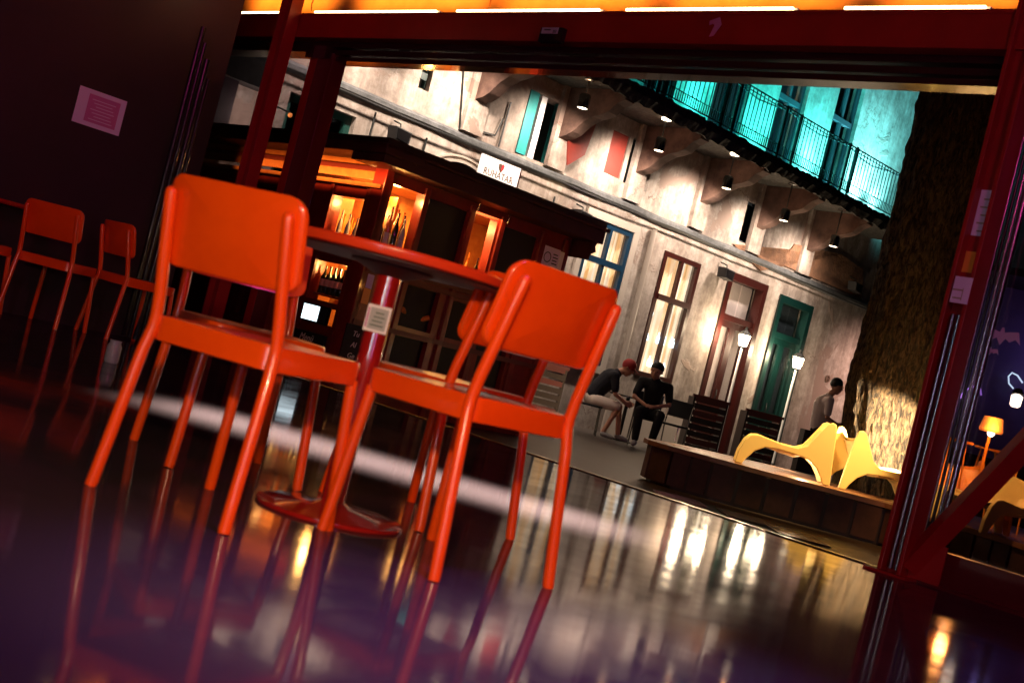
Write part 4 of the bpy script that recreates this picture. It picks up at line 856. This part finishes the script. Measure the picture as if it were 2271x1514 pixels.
# ---------------------------------------------------------------- people: one voxel-remeshed body each
def voxel(name, bm, m, parent, vox=.011, sm=2):
    o = obj(name, bm, m, parent); r_ = o.modifiers.new('r', 'REMESH'); r_.mode = 'VOXEL'; r_.voxel_size = vox
    s_ = o.modifiers.new('s', 'SMOOTH'); s_.iterations = sm; s_.factor = .5
    dg = bpy.context.evaluated_depsgraph_get(); me = bpy.data.meshes.new_from_object(o.evaluated_get(dg)); old = o.data; o.modifiers.clear(); o.data = me; bpy.data.meshes.remove(old); me.name = name
    for p in me.polygons: p.use_smooth = True
    return o
def limb(bm, pts, rs, seg=14):
    tube(bm, pts, rs, seg)
    for p, r_ in zip(pts, rs): ball(bm, p, r_*.985, 2)
def hand(bm, wrist, d, n_, curl=.5):
    """palm + four fingers + thumb; d forward, n_ palm normal"""
    d = Vector(d).normalized(); n_ = Vector(n_); n_ = (n_-d*n_.dot(d)).normalized(); s_ = d.cross(n_); w_ = Vector(wrist)
    for k in range(-2, 3): tube(bm, [w_+s_*k*.010, w_+d*.085+s_*k*.017], [.016, .014], 8)
    for k, L_ in zip((-1.5, -.5, .5, 1.5), (.070, .080, .075, .058)):
        p = w_+d*.085+s_*k*.019; q_ = p+(d*(1-curl*.4)+n_*curl*.6)*L_*.5; r_ = q_+(d*(1-curl)+n_*curl)*L_*.5
        tube(bm, [p, q_, r_], [.0095, .009, .0075], 8)
    p = w_+d*.03+s_*.03; tube(bm, [p, p+(s_*.7+d*.7)*.035, p+(s_*.5+d*1.0+n_*.3)*.065], [.012, .011, .009], 8)
def head(bm, c, f, up, r_=.098):
    """skull, jaw, nose, ears; f = facing"""
    f = Vector(f).normalized(); up = Vector(up); up = (up-f*up.dot(f)).normalized(); s_ = f.cross(up); c = Vector(c)
    ball(bm, c+up*.03-f*.01, r_, 3, (1, 1, 1.08)); ball(bm, c-up*.035+f*.03, r_*.74, 3); ball(bm, c-up*.085+f*.045, r_*.42, 2)
    tube(bm, [c+f*.09+up*.025, c+f*.115-up*.02], [.010, .017], 8); ball(bm, c+f*.088-up*.055, .022, 2, (1, 1, .6))
    for k in (-1, 1): ball(bm, c+s_*k*.093-up*.005-f*.01, .022, 2, (.6, .8, 1.2)); ball(bm, c+f*.085+s_*k*.035+up*.03, .013, 2)
def eyes(parent, c, f, up):
    f = Vector(f).normalized(); up = Vector(up); up = (up-f*up.dot(f)).normalized(); s_ = f.cross(up); bm = B()
    for k in (-1, 1): ball(bm, Vector(c)+f*.094+s_*k*.035+up*.026, .008, 2)
    obj('eyes', bm, M['black'], parent)
V = Vector
def person(label, J, clothes, headf, headup, hair='hair', shoes='shoe', hands=None, cap=None, fem=None):
    t = thing('person', label, 'person', (J['hip'].x, J['hip'].y, GZ))
    bm = B()
    for s_ in 'LR':
        limb(bm, [J['hip'+s_], J['knee'+s_], J['ank'+s_]], [.085, .058, .038]); ball(bm, J['knee'+s_].lerp(J['ank'+s_], .3), .054, 2)
        limb(bm, [J['sh'+s_], J['el'+s_], J['wr'+s_]], [.052, .038, .027])
        d = J['ank'+s_]; ff = J['toe'+s_]; limb(bm, [d-V((0, 0, .03)), ff], [.035, .028])
        hd, hn = hands[s_]; hand(bm, J['wr'+s_], hd, hn)
    limb(bm, [J['hip'], J['waist'], J['chest'], J['neck']], [.13, .125, .145, .055])
    limb(bm, [J['shL'], J['chest'], J['shR']], [.06, .11, .06]); limb(bm, [J['hipL'], J['hip'], J['hipR']], [.09, .12, .09])
    limb(bm, [J['neck'], J['head']-V(headup).normalized()*.05], [.055, .052]); head(bm, J['head'], headf, headup)
    body = voxel('body', bm, M['skin'], t); eyes(t, J['head'], headf, headup)
    # shirt
    bm = B(); limb(bm, [J['hip']+(J['waist']-J['hip'])*.3, J['waist'], J['chest'], J['neck']-(J['neck']-J['chest'])*.25], [.145, .142, .160, .078])
    limb(bm, [J['shL'], J['chest'], J['shR']], [.075, .128, .075])
    for s_ in 'LR': limb(bm, [J['sh'+s_], J['sh'+s_].lerp(J['el'+s_], .75)], [.070, .062])
    voxel('shirt', bm, M[clothes[0]], t, .013)
    bm = B(); limb(bm, [J['hipL'], J['hip'], J['hipR']], [.108, .138, .108])
    kk = .92 if clothes[2] == 'short' else 1
    for s_ in 'LR':
        k = J['hip'+s_].lerp(J['knee'+s_], kk); limb(bm, [J['hip'+s_], k], [.103, .082])
        if clothes[2] != 'short': limb(bm, [k, J['knee'+s_].lerp(J['ank'+s_], .93)], [.080, .058])
    voxel('shorts' if clothes[2] == 'short' else 'trousers', bm, M[clothes[1]], t, .013)
    for s_ in 'LR':
        bm = B(); limb(bm, [J['ank'+s_]-V((0, 0, .035)), J['toe'+s_]], [.047, .038]); voxel('shoe', bm, M[shoes], t, .012)
    f = V(headf).normalized(); up = V(headup); up = (up-f*up.dot(f)).normalized(); c = J['head']
    bm = B(); ball(bm, c+up*.045-f*.022, .105, 3, (1, 1, .95)); 
    if cap:
        ball(bm, c+up*.05-f*.01, .112, 3, (1, 1, .9)); s_ = f.cross(up)
        for k in range(-3, 4): tube(bm, [c+up*.055+f*.07+s_*k*.02, c+up*.04+f*(.19-abs(k)*.012)+s_*k*.022], .008, 6)
        h_ = voxel('cap', bm, M['cap'], t, .009)
    else: voxel('hair', bm, M[hair], t, .010)
    return t
def cut(p): return p
# man 1: cap, leaning forward, facing right, elbows on knees
x, y = 1.52, 19.75; g0 = GZ
J = dict(hip=V((x-.10, y, g0+.56)), hipL=V((x-.05, y-.09, g0+.53)), hipR=V((x-.05, y+.09, g0+.53)), kneeL=V((x+.32, y-.16, g0+.52)), kneeR=V((x+.36, y+.16, g0+.52)),
         ankL=V((x+.18, y-.17, g0+.10)), ankR=V((x+.44, y+.16, g0+.10)), toeL=V((x+.33, y-.19, g0+.045)), toeR=V((x+.60, y+.15, g0+.045)),
         waist=V((x-.04, y, g0+.72)), chest=V((x+.10, y, g0+.92)), neck=V((x+.22, y, g0+1.06)), head=V((x+.33, y, g0+1.14)),
         shL=V((x+.15, y-.19, g0+.98)), shR=V((x+.15, y+.19, g0+.98)), elL=V((x+.22, y-.21, g0+.70)), elR=V((x+.26, y+.20, g0+.70)), wrL=V((x+.42, y-.08, g0+.60)), wrR=V((x+.45, y+.08, g0+.61)))
person('man in a red cap and sand shorts bent forward over his knees', J, ('navy', 'shorts', 'short'), (1, -.12, -.55), (.5, 0, 1), hands={'L': ((.8, .35, -.1), (.2, 1, .1)), 'R': ((.8, -.35, -.1), (.2, -1, .1))}, cap=True)
cafechair(x-.12, y, math.radians(-92), 'dark cafe chair under the man in the red cap')
# man 2: black clothes, facing us, arms on lap
x, y = 2.30, 19.65
J = dict(hip=V((x+.03, y+.12, g0+.56)), hipL=V((x-.06, y+.08, g0+.54)), hipR=V((x+.14, y+.08, g0+.54)), kneeL=V((x-.16, y-.30, g0+.55)), kneeR=V((x+.16, y-.32, g0+.55)),
         ankL=V((x-.12, y-.28, g0+.10)), ankR=V((x+.12, y-.34, g0+.10)), toeL=V((x-.15, y-.43, g0+.045)), toeR=V((x+.13, y-.49, g0+.045)),
         waist=V((x+.03, y+.10, g0+.74)), chest=V((x+.02, y+.02, g0+.95)), neck=V((x-.01, y-.05, g0+1.10)), head=V((x-.03, y-.10, g0+1.20)),
         shL=V((x-.20, y+.0, g0+1.00)), shR=V((x+.23, y+.0, g0+1.00)), elL=V((x-.27, y-.12, g0+.74)), elR=V((x+.28, y-.12, g0+.74)), wrL=V((x-.10, y-.26, g0+.66)), wrR=V((x+.05, y-.27, g0+.66)))
person('man dressed in black seated facing the room with forearms crossed on his lap', J, ('blackcloth', 'blackcloth', 'long'), (-.35, -1, -.35), (0, -.3, 1), hands={'L': ((1, -.1, -.1), (0, .4, -1)), 'R': ((-1, -.1, -.05), (0, .4, -1))})
cafechair(x+.02, y+.14, math.radians(178), 'dark cafe chair under the man in black')
cafechair(2.80, 20.35, math.radians(150), 'empty dark cafe chair right of the man in black')
# standing man near the tree, seen from the side / back
x, y = 5.16, 20.6
J = dict(hip=V((x, y, g0+.95)), hipL=V((x+.02, y-.09, g0+.92)), hipR=V((x, y+.09, g0+.92)), kneeL=V((x+.05, y-.10, g0+.52)), kneeR=V((x-.02, y+.1, g0+.52)),
         ankL=V((x+.02, y-.10, g0+.10)), ankR=V((x-.10, y+.10, g0+.10)), toeL=V((x+.17, y-.12, g0+.045)), toeR=V((x+.05, y+.09, g0+.045)),
         waist=V((x-.02, y, g0+1.12)), chest=V((x-.02, y, g0+1.36)), neck=V((x+.05, y, g0+1.55)), head=V((x+.12, y, g0+1.70)),
         shL=V((x+.02, y-.20, g0+1.45)), shR=V((x, y+.20, g0+1.45)), elL=V((x+.03, y-.24, g0+1.17)), elR=V((x+.05, y+.24, g0+1.17)), wrL=V((x+.25, y-.16, g0+1.10)), wrR=V((x+.27, y+.14, g0+1.10)))
person('standing man in a pale grey shirt facing the tree trunk', J, ('greyshirt', 'blackcloth', 'long'), (1, .15, -.2), (0, 0, 1), hands={'L': ((1, .2, 0), (0, 1, 0)), 'R': ((1, -.2, 0), (0, -1, 0))})
t = thing('waste_bin', 'small dark bin with a red cloth behind the lounge chair', 'bin', (4.62, 18.6, GZ)); obj('box', prismz(B(), [(4.45, 18.5), (4.85, 18.5), (4.85, 18.8), (4.45, 18.8)], GZ, .62), M['darkwood'], t); obj('cloth', ball(B(), (4.6, 18.46, .42), .11, 2, (1, .5, 1.3)), M['orange'], t)
# round no-smoking style plate on the wall near the standing man
t = thing('wall_plate', 'small round plate on the plaster left of the standing man', 'sign', W(9.35, .01, 1.75)); obj('ring', lathe(B(), (0, 0, 0), [(.08, 0), (.08, .01), (.055, .012), (.055, .0)], 24), M['signtext'], t, local=True); t.location = W(9.3, .012, 1.78); t.rotation_euler = (math.radians(90), 0, math.radians(45)); obj('bar', fbox(B(), ID, -.055, .055, -.01, .01, 0, .01), M['signtext'], t, local=True)
# ================================================================ INDOOR: CHAIRS + TABLE
def rrect(x0, x1, y0, y1, r_, n_=6):
    out = []
    for cx, cy, a0 in ((x1-r_, y1-r_, 0), (x0+r_, y1-r_, 90), (x0+r_, y0+r_, 180), (x1-r_, y0+r_, 270)):
        for k in range(n_+1): a = math.radians(a0+90*k/n_); out.append((cx+r_*math.cos(a), cy+r_*math.sin(a)))
    return out
def chair(m):
    t = thing('metal_chair', '', 'chair', (0, 0, 0))
    R_ = .0155
    for s_ in (-1, 1):
        bm = B(); tube(bm, [(s_*.213, -.0545, 0), (s_*.211, -.053, .012), (s_*.196, -.012, .36), (s_*.190, -.003, .415), (s_*.189, -.003, .445), (s_*.187, -.012, .50), (s_*.1805, -.0715, .745), (s_*.180, -.0745, .757), (s_*.1798, -.0755, .7625)], [R_*.92, R_, R_, R_, R_, R_, R_, R_*.8, R_*.35], 16)
        obj('back_post', bm, m, t, smooth=True, local=True)
        bm = B(); tube(bm, [(s_*.204, .398, 0), (s_*.202, .396, .012), (s_*.178, .372, .40)], [R_*.92, R_, R_], 16); obj('front_leg', bm, m, t, smooth=True, local=True)
    # seat: rounded plate with skirt, dished on top
    bm = B(); P_ = rrect(-.192, .192, -.012, .400, .045)
    def ringz(k, z): 
        cx, cy = 0, .194
        return [bm.verts.new((cx+(x-cx)*k, cy+(y-cy)*k, z)) for x, y in P_]
    rs_ = [ringz(.965, .385), ringz(1, .388), ringz(1, .440), ringz(.99, .448), ringz(.96, .450), ringz(.8, .446), ringz(.5, .440), ringz(.2, .438)]
    for a, c in zip(rs_, rs_[1:]):
        for k in range(len(P_)): bm.faces.new((a[k], a[(k+1) % len(P_)], c[(k+1) % len(P_)], c[k]))
    bm.faces.new(rs_[-1]); bm.faces.new(rs_[0][::-1])
    obj('seat', bm, m, t, smooth=True, local=True)
    # backrest: curved rounded plate leaning with the posts
    bm = B(); P_ = rrect(-.208, .208, .575, .800, .045, 6)
    def yb(x, z): return -.0045-(z-.44)*.0715/.305*1.0+.028+.030*(x/.208)**2-.016
    front, back = {}, {}
    # grid fill via fan of strips: use inset rings
    def rg(k, off):
        cx, cz = 0, .6875
        return [bm.verts.new((cx+(x-cx)*k, yb(cx+(x-cx)*k, cz+(z-cz)*k)+off, cz+(z-cz)*k)) for x, z in P_]
    th = .009
    ks = [.25, .5, .75, .93, .985]
    seq = [rg(k, th) for k in ks]+[rg(1, th*.6), rg(1, -th*.6)]+[rg(k, -th) for k in ks[::-1]]
    for a, c in zip(seq, seq[1:]):
        for k in range(len(P_)): bm.faces.new((a[k], a[(k+1) % len(P_)], c[(k+1) % len(P_)], c[k]))
    bm.faces.new(seq[0]); bm.faces.new(seq[-1][::-1])
    obj('backrest', bm, m, t, smooth=True, local=True)
    return t
def place(c, x, y, a, label, group): c.location = (x, y, 0); c.rotation_euler = (0, 0, -a); c['label'] = label; c['group'] = group
ch = chair(M['orange']); gp = 'orange metal chairs around the red table'
place(ch, -.7053, 3.0989, .4517, 'nearest left orange chair with its back towards us', gp)
place(copytree(ch), .0658, 3.2273, -.8145, 'orange chair right of the table, nearest the doorway side', gp)
place(copytree(ch), -.90, 4.192, 2.64, 'orange chair half hidden behind the left foreground chair', gp)
place(copytree(ch), -.03, 3.94, -.862, 'orange chair just behind the right foreground chair', gp)
gp = 'dim orange chairs along the plum wall'
place(copytree(ch), -3.12, 8.40, .12, 'dim chair in the middle of the row along the plum wall', gp)
place(copytree(ch), -2.78, 8.78, .75, 'dim chair at the right end of the row along the plum wall', gp)
place(copytree(ch), -3.62, 8.10, .2, 'dim chair cut by the left picture edge', gp)
t = thing('side_table', 'dark red table behind the dim chairs at the left edge', 'table', (-3.75, 8.75, 0)); obj('top', lathe(B(), (-3.75, 8.75, .72), [(.35, 0), (.36, .01), (.35, .03), (0, .03)], 32), M['redtable'], t); obj('column', tube(B(), [(-3.75, 8.75, .02), (-3.75, 8.75, .72)], .035, 12), M['redtable'], t); obj('foot', lathe(B(), (-3.75, 8.75, 0), [(.2, 0), (.2, .015), (.05, .03)], 24), M['redtable'], t)
cx, cy = -.385, 3.645
t = thing('round_table', 'round red pedestal table among the four orange chairs', 'table', (cx, cy, 0))
obj('top', lathe(B(), (cx, cy, .735), [(.30, .004), (.325, .0), (.348, .006), (.352, .014), (.352, .026), (.346, .032), (0, .032)], 72), M['tabletop'], t, smooth=True)
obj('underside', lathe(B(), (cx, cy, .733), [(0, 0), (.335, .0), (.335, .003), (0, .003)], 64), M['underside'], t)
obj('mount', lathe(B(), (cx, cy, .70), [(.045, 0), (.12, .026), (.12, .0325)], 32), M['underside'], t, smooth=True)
obj('column', lathe(B(), (cx, cy, 0), [(.034, .03), (.034, .71)], 40), M['column'], t, smooth=True)
obj('base', lathe(B(), (cx, cy, 0), [(.212, 0), (.214, .004), (.213, .010), (.20, .014), (.06, .026), (.034, .04)], 72), M['redtable'], t, smooth=True)
TF = fr((cx-.045*.105, cy-.0), (.9945, -.1045) if False else (.9945, .1045*0+.105), (.105*1, -.9945))
t = thing('price_sticker', 'white framed square sticker on the column of the red table', 'sticker', (cx, cy-.046, .53))
obj('card', bx(TF, -.034, .034, .0365, .038, .535, .612), M['signwhite'], t); obj('picture', bx(TF, -.024, .027, .038, .0385, .543, .604), M['clearbottle'], t)
obj('magenta_bar', bx(TF, -.031, -.0265, .038, .0388, .545, .602), M['pinkprint'], t)
bm = B()
for k in range(4): fbox(bm, TF, -.018+.003*k, .020-.004*(k % 2), .0385, .039, .552+.012*k, .557+.012*k)
obj('lettering', bm, M['greenlight'], t)
# bright pedal-bin-like glass by the wall foot left (small glass lantern)
c = (-2.08, 6.9, 0)
t = thing('glass_jar', 'small glass jar catching light on the floor by the left wall', 'jar', c); obj('glass', lathe(B(), c, [(.035, 0), (.04, .01), (.04, .09), (.03, .11), (.034, .125)], 16), M['clearbottle'], t, smooth=True)
# ================================================================ INDOOR LIGHTS (added lamps, unseen above / behind the viewer)
def added_lamp(x, y, z, power, col, size, tgt, label, glow, spot=None):  # unseen lamp added for its light, with a modelled shade
    t = thing('added_pendant', label, 'lamp', (x, y, z)); obj('shade', lathe(B(), (x, y, z), [(size*.55, 0), (size*.6, .01), (.05, .12), (.03, .14)], 24), M['iron'], t)
    obj('disc', lathe(B(), (x, y, z-.004), [(0, 0), (size*.5, 0), (size*.5, .003)], 24), M[glow], t); obj('cord', tube(B(), [(x, y, z+.13), (x, y, 3.62)], .006, 6), M['iron'], t)
    if spot: light('added_pendant_light', 'SPOT', (x, y, z-.02), power, col, tgt, size=size*.5, spot=spot, blend=.8)
    else: light('added_pendant_light', 'AREA', (x, y, z-.02), power, col, tgt, size=size)
added_lamp(-.12, .55, 1.08, 270, (1, .60, .30), .14, (-.28, 3.2, .34), 'added warm low pendant lamp just above the viewer', 'lampglow', 58)  # added key light on the chairs
added_lamp(1.8, 1.4, 3.1, 42, (1, .05, .30), .5, (0, 3.6, .2), 'added magenta pendant lamp high on the right', 'purpleglow')
added_lamp(-2.6, 3.0, 3.1, 150, (.80, .03, .34), .6, (-3.4, 9, 2.2), 'added plum pendant lamp high on the left', 'purpleglow', 60)
added_lamp(.2, 2.3, 3.2, 460, (.40, .14, .95), .3, (.2, 2.3, 0), 'added violet pendant lamp overhead', 'purpleglow', 44)
t = thing('added_tube', 'added cold upright tube lamp behind the viewer', 'lamp', (-1.15, -1.6, .8)); obj('tube', tube(B(), [(-1.15, -1.6, .3), (-1.15, -1.6, 2.3)], .04, 10), M['coldtube'], t)  # added for the white streak on the table column
obj('post', tube(B(), [(-1.15, -1.66, 0), (-1.15, -1.66, 3.6)], .03, 8), M['iron'], t)
t = thing('added_tube', 'added pink upright tube lamp behind the viewer on the right', 'lamp', (1.5, -1.2, .3)); obj('tube', tube(B(), [(1.5, -1.2, .3), (1.5, -1.2, 2.0)], .03, 10), M['pinktube'], t)  # added for pink highlights on the chair legs
obj('post', tube(B(), [(1.5, -1.26, 0), (1.5, -1.26, 3.6)], .03, 8), M['iron'], t)
# unseen luminaire added for a narrow light band across the floor
a_, c_ = Vector((-1.35, 5.55, 3.2)), Vector((.62, 5.04, 3.2)); m_ = (a_+c_)/2
t = thing('added_luminaire', 'added long narrow ceiling luminaire throwing a band of light on the floor', 'lamp', m_)
obj('housing', tube(B(), [a_+V((0, 0, .06)), c_+V((0, 0, .06))], .05, 4), M['iron'], t)
L = light('band_light', 'AREA', m_, 78, (1, .86, .64), m_-V((0, 0, 1)), size=(c_-a_).length, sizey=.55, spread=12)
L.rotation_euler = (0, 0, math.atan2(c_.y-a_.y, c_.x-a_.x))
